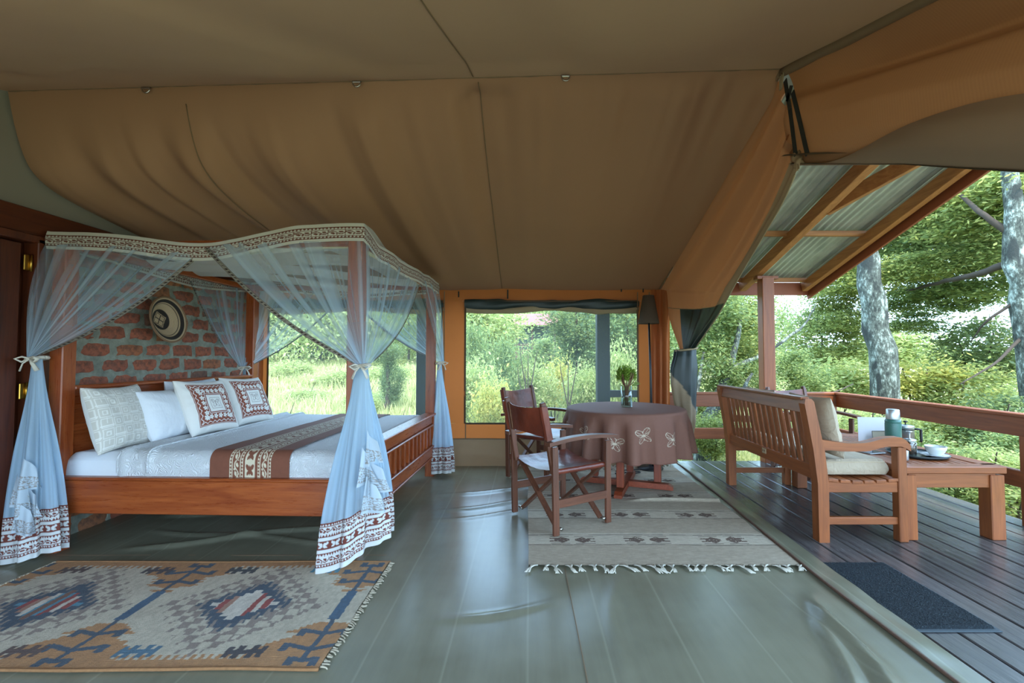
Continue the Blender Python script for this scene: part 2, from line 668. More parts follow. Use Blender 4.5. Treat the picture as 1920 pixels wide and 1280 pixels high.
def ceiling():
    nx, ny = 420, 130
    s_ = np.linspace(0, 1, nx)
    t = np.linspace(0, 1, ny)
    T, Sx = np.meshgrid(t, s_, indexing='ij')
    X = XL + .03 + (XR - XL - .03) * Sx
    left = sstep(.9, -2.3, X)
    sag = .42 * left * (1 - np.exp(-T / (.11 - .078 * sstep(.55, 1, left)))) * (1 - T ** 1.6)
    Y = YR + (YB - YR) * T
    Z = ridge_z(X) + (2.08 - ridge_z(X)) * T - sag
    q = X - .30 * T * left - .15 * T * sstep(.6, 1.6, X)
    env = sstep(0, .06, T) * (1 - .8 * T ** 3) * (.85 + .55 * left + .5 * sstep(.5, 1.5, X) * (1 - T))
    F = folds(q, T, 21) * env
    Z -= F * (1.9 + .9 * left)
    Y -= F * .3
    ce = structure('ceiling')
    mb = MB()
    mb.grid(np.stack([X, Y, Z], -1), flip=True)
    o = mb.build('rear_slope', M_CEIL, ce)
    rear = np.stack([X, Y, Z], -1)
    # seams running down the slope
    mb = MB()
    for xs in (-2.13, -.31):
        j = int((xs - XL - .03) / (XR - XL - .03) * (nx - 1))
        P = rear[:, j].copy()
        P[:, 2] -= .004
        P[:, 0] += .06 * np.sin(t * 3.0) * (1 if xs < -1 else 0)
        mb.tube(P[1:-1], .0035, 5)
    P = np.stack([np.full(ny, XR - .01), YR + (YB - YR) * t, 3.06 + (2.08 - 3.06) * t - .012], 1)
    mb.tube(P, .013, 6)
    mb.build('seam', M_SEAM, ce)
    # front slope, coming down over the camera
    ny2 = 70
    t2 = np.linspace(0, 1, ny2)
    T2, S2 = np.meshgrid(t2, s_, indexing='ij')
    X2 = XL + .03 + (XR - XL - .03) * S2
    Y2 = YR - 3.1 * T2
    Z2 = ridge_z(X2) - .35 * 3.1 * T2 - .08 * np.sin(PI * T2) * sstep(1.5, .5, X2)
    q2 = X2 + .5 * T2 * (X2 > -9)
    F2 = (.05 * (vnoise(q2 * 1.5, T2 * 1.2, 31) - .5) + .03 * (vnoise(q2 * 4 + T2 * 2, seed=33) - .5)) * sstep(0, .1, T2) * sstep(1.0, .5, T2)
    Z2 -= F2
    mb = MB()
    mb.grid(np.stack([X2, Y2, Z2], -1))
    mb.build('front_slope', M_CEIL_LIT, ce)
    j = int((-.33 - XL - .03) / (XR - XL - .03) * (nx - 1))
    P = np.stack([X2, Y2, Z2], -1)[:, j]
    P[:, 2] -= .004
    P[:, 0] -= .12 * t2
    mb = MB()
    mb.tube(P[1:], .003, 5)
    xx = np.linspace(XL + .04, XR, 120)
    mb.tube(np.stack([xx, np.full(120, YR - .004), ridge_z(xx) - .002 + .006 * (vnoise(xx * 18) - .5)], 1), .004, 6)
    mb.build('ridge_seam', M_SEAM, ce)
    mb = MB()
    yy = np.linspace(YR, -.3, 40)
    mb.tube(np.stack([np.full(40, XR + .004), yy, 3.045 - .35 * (YR - yy) + .012 * (vnoise(yy * 5, seed=4) - .5)], 1), .030, 8)
    mb.build('eave_binding', M_SEAM, ce)
    for px in (279, 671, 1060):
        p = at(px, 150, y=YR)
        z = ridge_z(p[0]) - .03
        mb = MB()
        a = np.linspace(-.2, PI + .2, 16)
        mb.tube(np.stack([p[0] + .024 * np.cos(a), np.full(16, YR - .02), z - .028 * np.sin(a) + .01], 1), .0045, 6)
        mb.bar((p[0] - .026, YR - .02, z + .012), (p[0] + .026, YR - .02, z + .012), .012, .010)
        mb.build('metal_ring', M_METAL, ce)


ceiling()


# ------------------------------------------------------------------ left wall: beam, bricks, door
def left_wall():
    wl = structure('wall_left', (0, 0, 0))
    k = N('mortar')
    n = k.noise(k.coord(), 9, 5, .65)
    col = k.ramp(n, [(.3, lin('6d7066')), (.7, lin('a3a596'))])
    mort = k.done(k.bsdf(col, .95, k.bump(k.noise(k.coord(), 40, 4), .8, .01)))
    mb = MB()
    # rough mortar face as a fine grid
    yy, zz = np.meshgrid(np.linspace(2.98, 5.33, 150), np.linspace(0, 2.06, 130))
    xx = XL - .012 + .012 * vnoise(yy * 22, zz * 22, 2) + .010 * vnoise(yy * 7, zz * 7, 3)
    mb.grid(np.stack([xx, yy, zz], -1), flip=False)
    mb.box((XL - .09, 4.16, 1.03), (.12, 2.4, 2.06))
    mb.build('mortar', mort, wl)
    k = N('brick')
    oi = k.n('ObjectInfo')
    n = k.noise(k.coord('Object'), 26, 5, .7)
    n2 = k.noise(k.coord('Object'), 9, 2)
    base = k.ramp(oi.outputs['Random'], [(0, lin('a05438')), (.35, lin('b86244')), (.62, lin('a45840')), (.8, lin('c07646')), (1, lin('6c4a40'))])
    col = k.mix(k.ramp(n, [(.42, (0, 0, 0)), (.68, (.8, .8, .8))]), base, lin('45302a'))
    col = k.mix(k.math('MULTIPLY', n2, .22), col, lin('7f8076'))
    bm_ = k.done(k.bsdf(col, .95, k.bump(n, .9, .012)))
    vari = []
    for kk in range(6):
        mb = MB()
        n1, n2_ = 7, 5
        L = RNG.uniform(.222, .258)
        H = RNG.uniform(.096, .112)
        u, v = np.meshgrid(np.linspace(-1, 1, n1), np.linspace(-1, 1, n2_))
        ed = np.maximum(np.abs(u), np.abs(v)) > .99
        yb = u * L / 2 * (1 - .05 * v ** 4) + RNG.normal(0, .004, u.shape)
        zb = v * H / 2 * (1 - .06 * u ** 4) + RNG.normal(0, .003, u.shape)
        xb = np.where(ed, -.006, .013 + RNG.uniform(-.004, .004, u.shape))
        mb.grid(np.stack([xb, yb, zb], -1), smooth=True)
        vari.append(mb.mesh('brick', bm_))
    z, r = .06, 0
    while z < 2.04:
        y = 2.99 + (.13 if r % 2 else 0) + RNG.uniform(-.02, .02)
        while y < 5.27:
            o = bpy.data.objects.new('brick', vari[int(RNG.integers(6))])
            C.objects.link(o)
            o.parent = wl
            o.location = (XL + .002, min(y + .11, 5.22), z + RNG.uniform(-.006, .006))
            o.rotation_euler = (RNG.uniform(-.03, .03), 0, RNG.uniform(-.02, .02))
            y += .272 + RNG.uniform(-.012, .012)
        z += .1275
        r += 1
    mb = MB()
    mb.box((XL + .01, 2.60, 2.145), (.10, 5.5, .17), ch=.006)
    mb.build('wall_beam', WALLW['y'], wl)
    # tent cloth filling the gable above the beam
    mb = MB()
    yy, zz = np.meshgrid(np.linspace(-.2, 5.34, 60), np.linspace(2.22, 3.15, 14))
    top = np.minimum(zz, 2.22 + .02 + (ridge_z(XL) - 2.2) * (1 - np.abs(yy - YR) / 3.1))
    top = np.maximum(top, 2.2)
    mb.grid(np.stack([XL - .02 + .03 * vnoise(yy * 2, zz * 3, 8), yy, top], -1))
    mb.build('gable_canvas', M_GABLE, wl)
    # timber facing beside the door and behind the frame
    mb = MB()
    mb.box((XL - .05, 1.0, 1.03), (.06, 3.8, 2.06))
    mb.build('wall_boards', WALLW['z'], wl)
    mb = MB()
    mb.box((XL + .03, 5.29, .9), (.14, .10, 2.4), ch=.005)
    mb.build('corner_timber', BEDW['z'], wl)
    # door: leaf, frame, hinges
    d = structure('door_1')
    mb = MB()
    mb.box((XL + .015, 2.40, 1.0), (.045, .84, 2.0), ch=.004)
    mb.build('door_leaf', DOORW['z'], d)
    for zc, h in ((.48, .72), (1.42, .92)):
        mb = MB()
        mb.box((XL + .042, 2.40, zc), (.012, .58, h), ch=.005)
        mb.build('door_panel', DOORW['z'], d)
    mb = MB()
    mb.box((XL + .035, 2.90, 1.02), (.10, .05, 2.04), ch=.005)
    mb.box((XL + .035, 1.90, 1.02), (.10, .08, 2.04), ch=.005)
    mb.box((XL + .035, 2.40, 2.035), (.10, 1.05, .05), ch=.005)
    mb.build('door_frame', WALLW['z'], d)
    mb = MB()
    mb.box((XL + .02, 2.955, 1.03), (.11, .05, 2.06), ch=.006)
    mb.build('door_architrave', RAILW['z'], d)
    for zc in (1.88, 1.06, .25):
        mb = MB()
        mb.box((XL + .045, 2.845, zc), (.012, .035, .10))
        mb.tube([(XL + .056, 2.862, zc - .055), (XL + .056, 2.862, zc + .055)], .008, 8)
        mb.build('hinge', M_BRASS, d)


left_wall()


# ------------------------------------------------------------------ far wall of canvas with two windows
def far_wall():
    wb = structure('wall_back')
    w1 = (-.75, 1.31)
    w2 = (-3.10, -1.03)
    zt, zb = 1.94, .485

    def sheet(x0, x1, z0, z1, mat, name, amp=.02, nx=30, nz=24, seed=1):
        X, Z = np.meshgrid(np.linspace(x0, x1, nx), np.linspace(z0, z1, nz))
        Y = YB + amp * (vnoise(X * 5 + Z * 2, Z * 2.5, seed) - .5)
        mb = MB()
        mb.grid(np.stack([X, Y, Z], -1))
        return mb.build(name, mat, wb)
    sheet(-3.2, XR + .02, zt, 2.10, M_ORANGE, 'canvas_header', .012, 90, 6)
    sheet(w2[1], w1[0], zb, zt, M_ORANGE, 'canvas_panel', .035, 16, 40, 3)
    sheet(w1[1], XR + .04, zb, zt, M_ORANGE, 'canvas_panel', .02, 14, 40, 4)
    sheet(-3.2, w2[0], zb, zt, M_ORANGE, 'canvas_panel', .01, 6, 20, 5)
    sheet(-3.2, XR + .02, .30, zb, M_ORANGE, 'canvas_hem', .012, 90, 8)
    X, Z = np.meshgrid(np.linspace(-3.2, XR + .02, 90), np.linspace(0, 1, 10))
    Y = YB - .13 * (1 - Z) ** 2 + .07 * (vnoise(X * 3 + Z * 1.5, Z * 3, 6) - .5) * np.sin(PI * np.clip(Z, .0, 1))
    mb = MB()
    mb.grid(np.stack([X, Y, .012 + .30 * Z], -1))
    mb.build('canvas_skirt', M_SKIRT, wb)
    mb = MB()
    for xs, z0, z1 in ((-.74, .30, .485), (1.31, .485, 2.05), (1.45, .35, 2.05), (-1.0, .31, 2.06)):
        mb.bar((xs, YB - .015, z0), (xs, YB - .015, z1), .012, .004, up=(0, 1, 0))
    mb.bar((-3.2, YB - .012, .305), (XR, YB - .012, .305), .004, .012)
    mb.build('seam', M_SEAM, wb)
    for px, y0, y1 in ((860, 546, 557), (952, 543, 560), (1206, 538, 548), (1165, 540, 547)):
        a, b = at(px, y0, y=YB - .02), at(px, y1, y=YB - .02)
        mb = MB()
        mb.bar(a, b, .016, .006, up=(0, 1, 0))
        mb.build('webbing_loop', M_STRAP, wb)
    for n, (x0, x1) in ((1, w1), (2, w2)):
        w = structure('window_%d' % n)
        mb = MB()
        mb.grid([[(x0, YB + .004, zb), (x1, YB + .004, zb)], [(x0, YB + .004, zt), (x1, YB + .004, zt)]])
        mb.build('pane', M_PANE, w)
        mb = MB()
        for a, b in (((x0, zb), (x1, zb)), ((x0, zt), (x1, zt)), ((x0, zb), (x0, zt)), ((x1, zb), (x1, zt))):
            mb.bar((a[0], YB - .006, a[1]), (b[0], YB - .006, b[1]), .022, .008, up=(0, 1, 0))
        mb.build('window_binding', plain('window_binding', '4a3a28', .8), w)
        # rolled-up blind: a dark roll with a paler lower fold
        xs = np.linspace(x0 - .01, x1 + .02, 70)
        a = np.linspace(0, 2 * PI, 22, endpoint=False)
        for nm, mt, zc, rr, sq, sd_ in (('rolled_blind', M_GREEN, 1.905, .058, 1.1, 3), ('rolled_blind_edge', M_BEIGE, 1.845, .040, .9, 8)):
            P = []
            for x in xs:
                r = rr * (.85 + .35 * vnoise(np.array(x * 6), np.array(0.), sd_)) * (1 + .25 * np.sin(3 * a + x * 9) * .4)
                zc_ = zc - .018 * np.sin((x - x0) / (x1 - x0) * 3 * PI) * (nm != 'rolled_blind')
                P.append(np.stack([np.full_like(a, x), YB + .045 - .015 + r * np.cos(a) * .8, zc_ + r * sq * np.sin(a)], 1))
            mb = MB()
            mb.grid(np.array(P), wrap=True)
            mb.build(nm, mt, w)


far_wall()


# ------------------------------------------------------------------ deck of planks
def deck():
    k = N('deck_wood')
    v = k.coord('Object', (26, 1.3, 26))
    n1 = k.noise(v, 1.2, 4, .65, .8)
    n2 = k.noise(v, 7, 3, .6)
    oi = k.n('ObjectInfo')
    c = k.ramp(k.math('ADD', k.math('MULTIPLY', n1, .7), k.math('MULTIPLY', n2, .3)), [(.3, lin('3e3c3e')), (.7, lin('676260'))])
    hs = k.n('HueSaturation')
    k.set(hs.inputs['Value'], k.math('ADD', k.math('MULTIPLY', oi.outputs['Random'], .35), .8))
    k.set(hs.inputs['Color'], c)
    pw = k.noise(k.coord('Object', (3, 1.2, 1)), 1.3, 3)
    r = k.math('ADD', k.math('MULTIPLY', n2, .18), k.math('MULTIPLY', pw, .26))
    m = k.done(k.bsdf(hs.outputs[0], r, k.bump(n2, .25, .003)))
    dk = structure('deck')
    dk.name = 'floor_deck'
    x = 1.66
    while x < 3.74:
        mb = MB()
        mb.box((0, 2.5, 0), (.161, 6.1, .036), ch=.005)
        o = mb.build('plank', m, dk)
        o.location = (x + .08, RNG.uniform(-.004, .004), -.018 + RNG.uniform(-.0015, .0015))
        x += .1715
    mb = MB()
    for y in (-.4, 1.2, 2.8, 4.4, 5.5):
        mb.box((2.7, y, -.13), (2.2, .06, .16))
    mb.box((2.7, 5.56, -.10), (2.2, .04, .18))
    mb.box((3.77, 2.5, -.10), (.04, 6.1, .18))
    mb.build('joist', WALLW['x'], dk)


deck()


# ------------------------------------------------------------------ veranda roof
def rz(y):
    return 4.16 - .31 * y if y > YR else 4.16 - .31 * YR - .31 * (YR - y)


def veranda_roof():
    vr = structure('roof')
    k = N('corrugated_zinc')
    v = k.coord('Object', (4, 1, 1))
    n = k.noise(v, 3, 4, .6)
    col = k.ramp(n, [(.3, lin('98a3a4')), (.75, lin('c2cccc'))])
    zinc = k.done(k.bsdf(col, .42, None, Metallic=.2))
    p = .076
    for x0, x1 in ((1.70, 2.42), (2.40, 3.12), (3.10, 3.86)):
        xs = np.linspace(x0, x1, int((x1 - x0) / p * 8))
        rows = [(rz(6.05), 6.05), (rz(YR), YR)]
        P = [np.stack([xs, np.full_like(xs, y), z + .012 * np.sin(2 * PI * xs / p) + .03], 1) for z, y in rows]
        mb = MB()
        mb.grid(np.array(P))
        mb.build('corrugated_sheet', zinc, vr)
    xs = np.linspace(1.70, 3.86, 220)
    mb = MB()
    mb.grid(np.array([np.stack([xs, np.full_like(xs, y), z + .012 * np.sin(2 * PI * xs / p) + .03], 1) for z, y in ((rz(YR), YR), (rz(-.9), -.9))]))
    mb.build('corrugated_sheet', zinc, vr)
    # the same iron roof carried over the tent, unseen from inside
    mb = MB()
    for ya, yb in ((6.05, YR), (YR, -.9)):
        mb.grid([[(-4.2, ya, rz(ya) + .03), (1.72, ya, rz(ya) + .03)], [(-4.2, yb, rz(yb) + .03), (1.72, yb, rz(yb) + .03)]])
    mb.build('tent_cover_sheet', zinc, vr)

    def rafter(xc, w, t, mat, name='rafter', y0=6.02, y1=YR, dz=0.):
        mb = MB()
        mb.bar((xc, y0, rz(y0) - t / 2 - .04 + dz), (xc, y1, rz(y1) - t / 2 - .04 + dz), w, t)
        return mb.build(name, mat, vr)
    rafter(2.86, .085, .13, ROOFW['y'], y0=5.96)
    rafter(1.95, .085, .13, ROOFW['y'], y0=5.96)
    rafter(3.70, .07, .12, ROOFW['y'], y0=5.98)
    rafter(3.79, .03, .19, FASC, 'fascia_board', y0=6.06)
    for y in (5.92, 4.86, 3.78):
        mb = MB()
        mb.bar((1.66, y, rz(y) - .032), (3.76, y, rz(y) - .032), .05, .055)
        mb.build('purlin', ROOFW['x'], vr)
    mb = MB()
    mb.bar((1.2, 6.03, rz(6.03) - .10), (3.80, 6.03, rz(6.03) - .10), .035, .17)
    mb.build('fascia_board', FASC, vr)
    mb = MB()
    mb.bar((2.90, 4.32, rz(4.32) - .11), (3.33, 3.45, rz(3.45) - .11), .05, .13)
    mb.build('brace', ROOFW['y'], vr)
    mb = MB()
    mb.bar((-3.6, 5.86, 2.16), (1.6, 5.86, 2.16), .08, .16)
    mb.build('eave_beam', RAILW['x'], vr)


veranda_roof()


# ------------------------------------------------------------------ posts and railing
def posts():
    o = thing('veranda_post', 'square brown timber post carrying the iron roof at the far edge of the deck', 'post', (2.93, 5.5, 0))
    mb = MB()
    mb.box((0, 0, 1.12), (.145, .13, 2.26), ch=.006)
    mb.build('shaft', RAILW['z'], o)
    mb = MB()
    mb.box((0, -.01, 2.245), (.26, .10, .04), ch=.004)
    mb.build('cap', RAILW['x'], o)
    for x, lab in ((.967, 'dark green painted post seen through the window above the round table'),
                   (-1.345, 'dark green painted post outside the bed window beside the far bed post')):
        o = thing('roof_post', lab, 'post', (x, 5.80, -.7))
        mb = MB()
        mb.box((0, 0, 1.45), (.165, .15, 2.9), ch=.006)
        mb.build('shaft', M_POSTG, o)
        mb = MB()
        mb.box((0, 0, 2.86), (.24, .2, .05), ch=.004)
        mb.build('cap', M_POSTG, o)
    r = thing('deck_railing', 'brown timber railing with two rails round the veranda deck', 'railing', (3.74, 5.46, 0))
    def rail(a, b, h, t, nm='rail', mat=None):
        mb = MB()
        mb.bar(a, b, t, h, ch=.006)
        return mb.build(nm, mat or RAILW['x' if abs(b[0] - a[0]) > abs(b[1] - a[1]) else 'y'], r, world=True)
    rail((1.70, 5.49, .745), (3.76, 5.49, .745), .15, .05)
    rail((1.70, 5.49, .345), (3.76, 5.49, .345), .13, .05)
    rail((3.755, 5.45, .745), (3.80, .2, .745), .15, .05)
    rail((3.755, 5.45, .345), (3.80, .2, .345), .13, .05)
    rail((1.70, 5.495, .83), (3.80, 5.495, .83), .03, .09, 'handrail_cap')
    rail((3.76, 5.5, .83), (3.805, .2, .83), .03, .09, 'handrail_cap')
    for x, y in ((3.70, 5.52), (3.81, 3.4), (3.83, 1.2), (1.66, 5.53)):
        mb = MB()
        mb.box((x, y, .36), (.12, .10, .92), ch=.006)
        mb.build('railing_post', RAILW['z'], r, world=True)
    r = thing('window_railing', 'dark rail outside the window, level with the tabletop', 'railing', (1.3, 5.8, .2))
    for z in (.80, .40):
        mb = MB()
        mb.bar((.95, 5.8, z), (1.75, 5.8, z), .05, .09)
        mb.build('rail', M_POSTG, r, world=True)
    for x in (1.72,):
        mb = MB()
        mb.box((x, 5.8, .25), (.09, .09, 1.25))
        mb.build('railing_post', M_POSTG, r, world=True)


posts()


# ------------------------------------------------------------------ tent flaps at the veranda opening
def flaps():
    f = thing('tent_door_flap', 'brown canvas door flap tied back to the corner pole beside the round table', 'tent flap', (1.62, 5.2, 0))
    n, m = 120, 60
    s_ = np.linspace(0, 1, n)
    # inner edge: down the slope seam, then down the corner pole
    brk = .62
    A = np.zeros((n, 3))
    a1 = s_ < brk
    q = s_[a1] / brk
    A[a1] = np.stack([np.full_like(q, XR + .005), YR + .03 + (YB - YR - .05) * q, 3.03 + (2.07 - 3.03) * q], 1)
    q = (s_[~a1] - brk) / (1 - brk)
    A[~a1] = np.stack([XR + .03 + .12 * q, np.full_like(q, YB - .02) - .25 * q ** 2, 2.07 - .72 * q], 1)
    pts = [(1497, 312), (1478, 358), (1462, 390), (1440, 427), (1418, 465), (1398, 498), (1380, 530), (1366, 556), (1346, 592), (1325, 622), (1304, 652)]
    xs_ = [1.60, 1.64, 1.67, 1.70, 1.71, 1.72, 1.73, 1.74, 1.75, 1.76, 1.77]
    Bp = np.array([at(px, py, x=x) for (px, py), x in zip(pts, xs_)])
    B = np.stack([np.interp(s_, np.linspace(0, 1, len(Bp)), Bp[:, i]) for i in range(3)], 1)
    r = np.linspace(0, 1, m)
    P = A[:, None] * (1 - r)[None, :, None] + B[:, None] * r[None, :, None]
    belly = np.sin(PI * r)[None, :] * np.sin(PI * np.clip(s_ * 1.02, 0, 1))[:, None]
    P[..., 0] += .10 * belly
    P[..., 2] -= .05 * belly
    ph = r[None, :] * 3.2 + .4 * s_[:, None]
    fold = .09 * (vnoise(ph * 2.2, s_[:, None] * .6, 41) - .5) + .05 * (vnoise(ph * 6, s_[:, None] * .8, 42) - .5) * (.4 + s_[:, None])
    P[..., 0] += fold * sstep(0, .1, r)[None, :] * sstep(1, .9, r)[None, :]
    # part of it is the dark green lower panel
    img_y = 668 - (P[..., 2] - CAM_H) / P[..., 1] * FPX
    cut = int(n * .73)
    mb = MB()
    te = int(m * .80)
    mb.grid(P[:cut + 1, :te + 1])
    mb.build('upper_canvas', M_FLAP, f, world=True)
    mb = MB()
    mb.grid(P[:cut + 1, te:])
    mb.build('turned_edge', M_SKIRT, f, world=True)
    mb = MB()
    mb.grid(P[cut:, int(m * .0):int(m * .22) + 1])
    mb.build('edge_canvas', M_FLAP, f, world=True)
    mb = MB()
    mb.grid(P[cut:, int(m * .22):])
    mb.build('green_panel', M_GREEN, f, world=True)
    mb = MB()
    mb.tube(P[4::3, -1], .006, 6)
    mb.tube(P[cut, ::3] - np.array((.004, .004, 0)), .004, 5)
    mb.build('edge_binding', M_BEIGE, f, world=True)
    # hanging bundle below the tie
    rows = [(655, 1285, 19, 4.92), (668, 1284, 20, 4.9), (690, 1282, 24, 4.9), (720, 1281, 24, 4.9), (750, 1283, 21, 4.9), (790, 1287, 16, 4.88), (830, 1288, 9, 4.88), (858, 1288, 6, 4.88)]
    a = np.linspace(0, 2 * PI, 40, endpoint=False)
    Q = []
    for py, px, hw, d in rows:
        c = at(px, py, y=d)
        w = hw / FPX * d
        rr = 1 + .10 * np.sin(5 * a + py * .02) + .06 * np.sin(9 * a)
        Q.append(np.stack([c[0] + w * rr * np.cos(a), c[1] + .55 * w * rr * np.sin(a), np.full_like(a, c[2])], 1))
    Q = np.array(Q)
    t0 = np.linspace(0, 1, len(Q))
    t1 = np.linspace(0, 1, 60)
    QQ = np.stack([np.stack([np.interp(t1, t0, Q[:, j, i]) for j in range(40)], 1) for i in range(3)], -1)
    colr = np.zeros((60, 40, 3))
    cosx = np.cos(a)[None, :]
    dark = (cosx > -1.3 + 2.6 * np.clip((t1[:, None] - .28) / .42, -.2, 1.2)) & (t1[:, None] < .72)
    colr[:] = np.array(lin('8a7558'))
    colr[dark] = np.array(lin('1a2624'))
    mb = MB()
    mb.grid(QQ, col=colr, wrap=True)
    mb.build('tied_bundle', cloth('flap_bundle', 'ffffff', .05, attr=True, rough=.5), f, world=True)
    c = at(1287, 655, y=4.92)
    mb = MB()
    aa = np.linspace(0, 2 * PI, 30)
    mb.tube(np.stack([c[0] + .118 * np.cos(aa), c[1] + .075 * np.sin(aa), c[2] + .015 * np.cos(aa)], 1), .012, 6)
    mb.build('tie_cord', M_BEIGE, f, world=True)
    mb = MB()
    mb.tube([(XR + .03, YB - .03, .02), (XR + .03, YB - .03, 2.06)], .022, 10)
    mb.build('corner_pole', M_STRAP, f, world=True)
    X, Z = np.meshgrid(np.linspace(0, 1, 24), np.linspace(0, 1, 40))
    mb = MB()
    P2 = np.stack([1.44 + .22 * X + .02 * Z, YB - .05 - .05 * np.abs(np.sin(X * 3 * PI + .4)) * (1 - .3 * Z), .25 + 1.82 * (Z)], -1)
    mb.grid(P2)
    mb.build('inner_fold', M_ORANGE, f, world=True)

    g = thing('rolled_gable_flap', 'orange brown canvas flap gathered up under the roof edge above the deck', 'tent flap', (1.62, 1.5, 2.3))
    n, m = 110, 46
    y = np.linspace(2.70, .3, n)
    k_ = np.linspace(0, 1, n)
    seam = np.stack([np.full(n, XR), y, 3.05 - .35 * (YR - y)], 1)
    hy = np.array([2.77, 2.36, 1.95, 1.66, 1.49, 1.1, .3])
    hz = np.array([2.485, 2.31, 2.135, 1.995, 1.915, 1.74, 1.4])
    hem_z = np.interp(y, hy[::-1], hz[::-1])
    r = np.linspace(0, 1, m)
    H = (seam[:, 2] - hem_z)
    Z = seam[:, 2][:, None] - H[:, None] * r[None, :]
    w = sstep(0, .35, k_)[:, None]
    prof = np.interp(r, [0, .12, .24, .30, .36, .55, .75, .9, .97, 1], [0, .09, .16, .11, .0, -.06, -.05, .00, .05, .10])[None, :]
    X = XR + .01 + prof * (.25 + .75 * w) + .02 * (vnoise(y[:, None] * 1.6 + r[None, :] * 1.2, r[None, :] * 4, 51) - .5) + .012 * (1 - w) * np.sin(r[None, :] * 9 + k_[:, None] * 14)
    Y = np.repeat(y[:, None], m, 1)
    mb = MB()
    mb.grid(np.stack([X, Y, Z], -1))
    mb.build('gathered_canvas', M_FLAP2, g, world=True)
    # the rolled-up lower skirt: a second, thicker layer of grey-brown canvas
    kk = np.linspace(0, 1, n)
    st_ = 1.0 - .30 * sstep(.02, .55, kk) + .03 * np.sin(kk * 9)
    rr2 = np.linspace(0, 1, 16)
    G = []
    for q in rr2:
        rv = np.clip(st_ + (1 - st_) * q, 0, 1)
        xi = np.stack([np.interp(rv[i], r, X[i]) for i in range(n)])
        zi = np.stack([np.interp(rv[i], r, Z[i]) for i in range(n)])
        G.append(np.stack([xi - .012 - .05 * math.sin(PI * q) * (1 - st_) / .3, y, zi - .01 * q], 1))
    mb = MB()
    mb.grid(np.array(G))
    mb.build('rolled_skirt', cloth('canvas_skirt_grey', '937763', .04, var=.1), g, world=True)
    P = np.stack([X, Y, Z], -1)
    mb = MB()
    hemg = []
    for q in np.linspace(0, 1, 10):
        a = -PI / 2 + q * PI * 1.3
        hemg.append(P[:, -1] + np.array((.0, 0, .0)) + np.stack([.045 * np.cos(a) * np.ones(n) - .03, np.zeros(n), .05 * np.sin(a) * (.6 + .6 * k_) + .03 * np.ones(n)], 1))
    mb.grid(np.array(hemg))
    mb.build('rolled_hem', cloth('canvas_hem_grey', '6e6250', .1, var=.1), g, world=True)
    for pp in (((1472, 150), (1481, 205), (1492, 292)), ((1486, 172), (1500, 230), (1514, 290)), ((1484, 160), (1476, 190))):
        mb = MB()
        q = [at(px, py, x=XR + .0 - .015) for px, py in pp]
        for a_, b_ in zip(q[:-1], q[1:]):
            mb.bar(a_, b_, .034, .005, up=(1, 0, 0))
        mb.build('strap', M_STRAP, g, world=True)
    mb = MB()
    c = at(1496, 300, x=XR - .0)
    a, b = np.meshgrid(np.linspace(0, 2 * PI, 18, endpoint=False), np.linspace(0, PI, 12))
    rr = .036 * (1 + 1.3 * (vnoise(a * 1.6, b * 2.4, 61) - .5))
    mb.grid(np.stack([c[0] + .6 * rr * np.cos(a) * np.sin(b), c[1] + rr * np.sin(a) * np.sin(b), c[2] + 1.25 * rr * np.cos(b)], -1), wrap=True)
    mb.build('knotted_corner', M_SKIRT, g, world=True)
    mb = MB()
    for dx in (-.03, 0, .03):
        mb.tube([(XR - .01, YR + dx, 3.05), (XR - .02, YR + dx * .6 - .02, 3.0), (XR - .015, YR + dx * .3, 2.93)], .005, 5)
    mb.build('lacing_cord', M_BEIGE, g, world=True)


flaps()
# ------------------------------------------------------------------ four-poster bed
BL, BWID = 1.97, 1.92                 # between post centres
BED_LOC, BED_ROT = (-3.08, 2.97, 0), math.radians(-2.0)


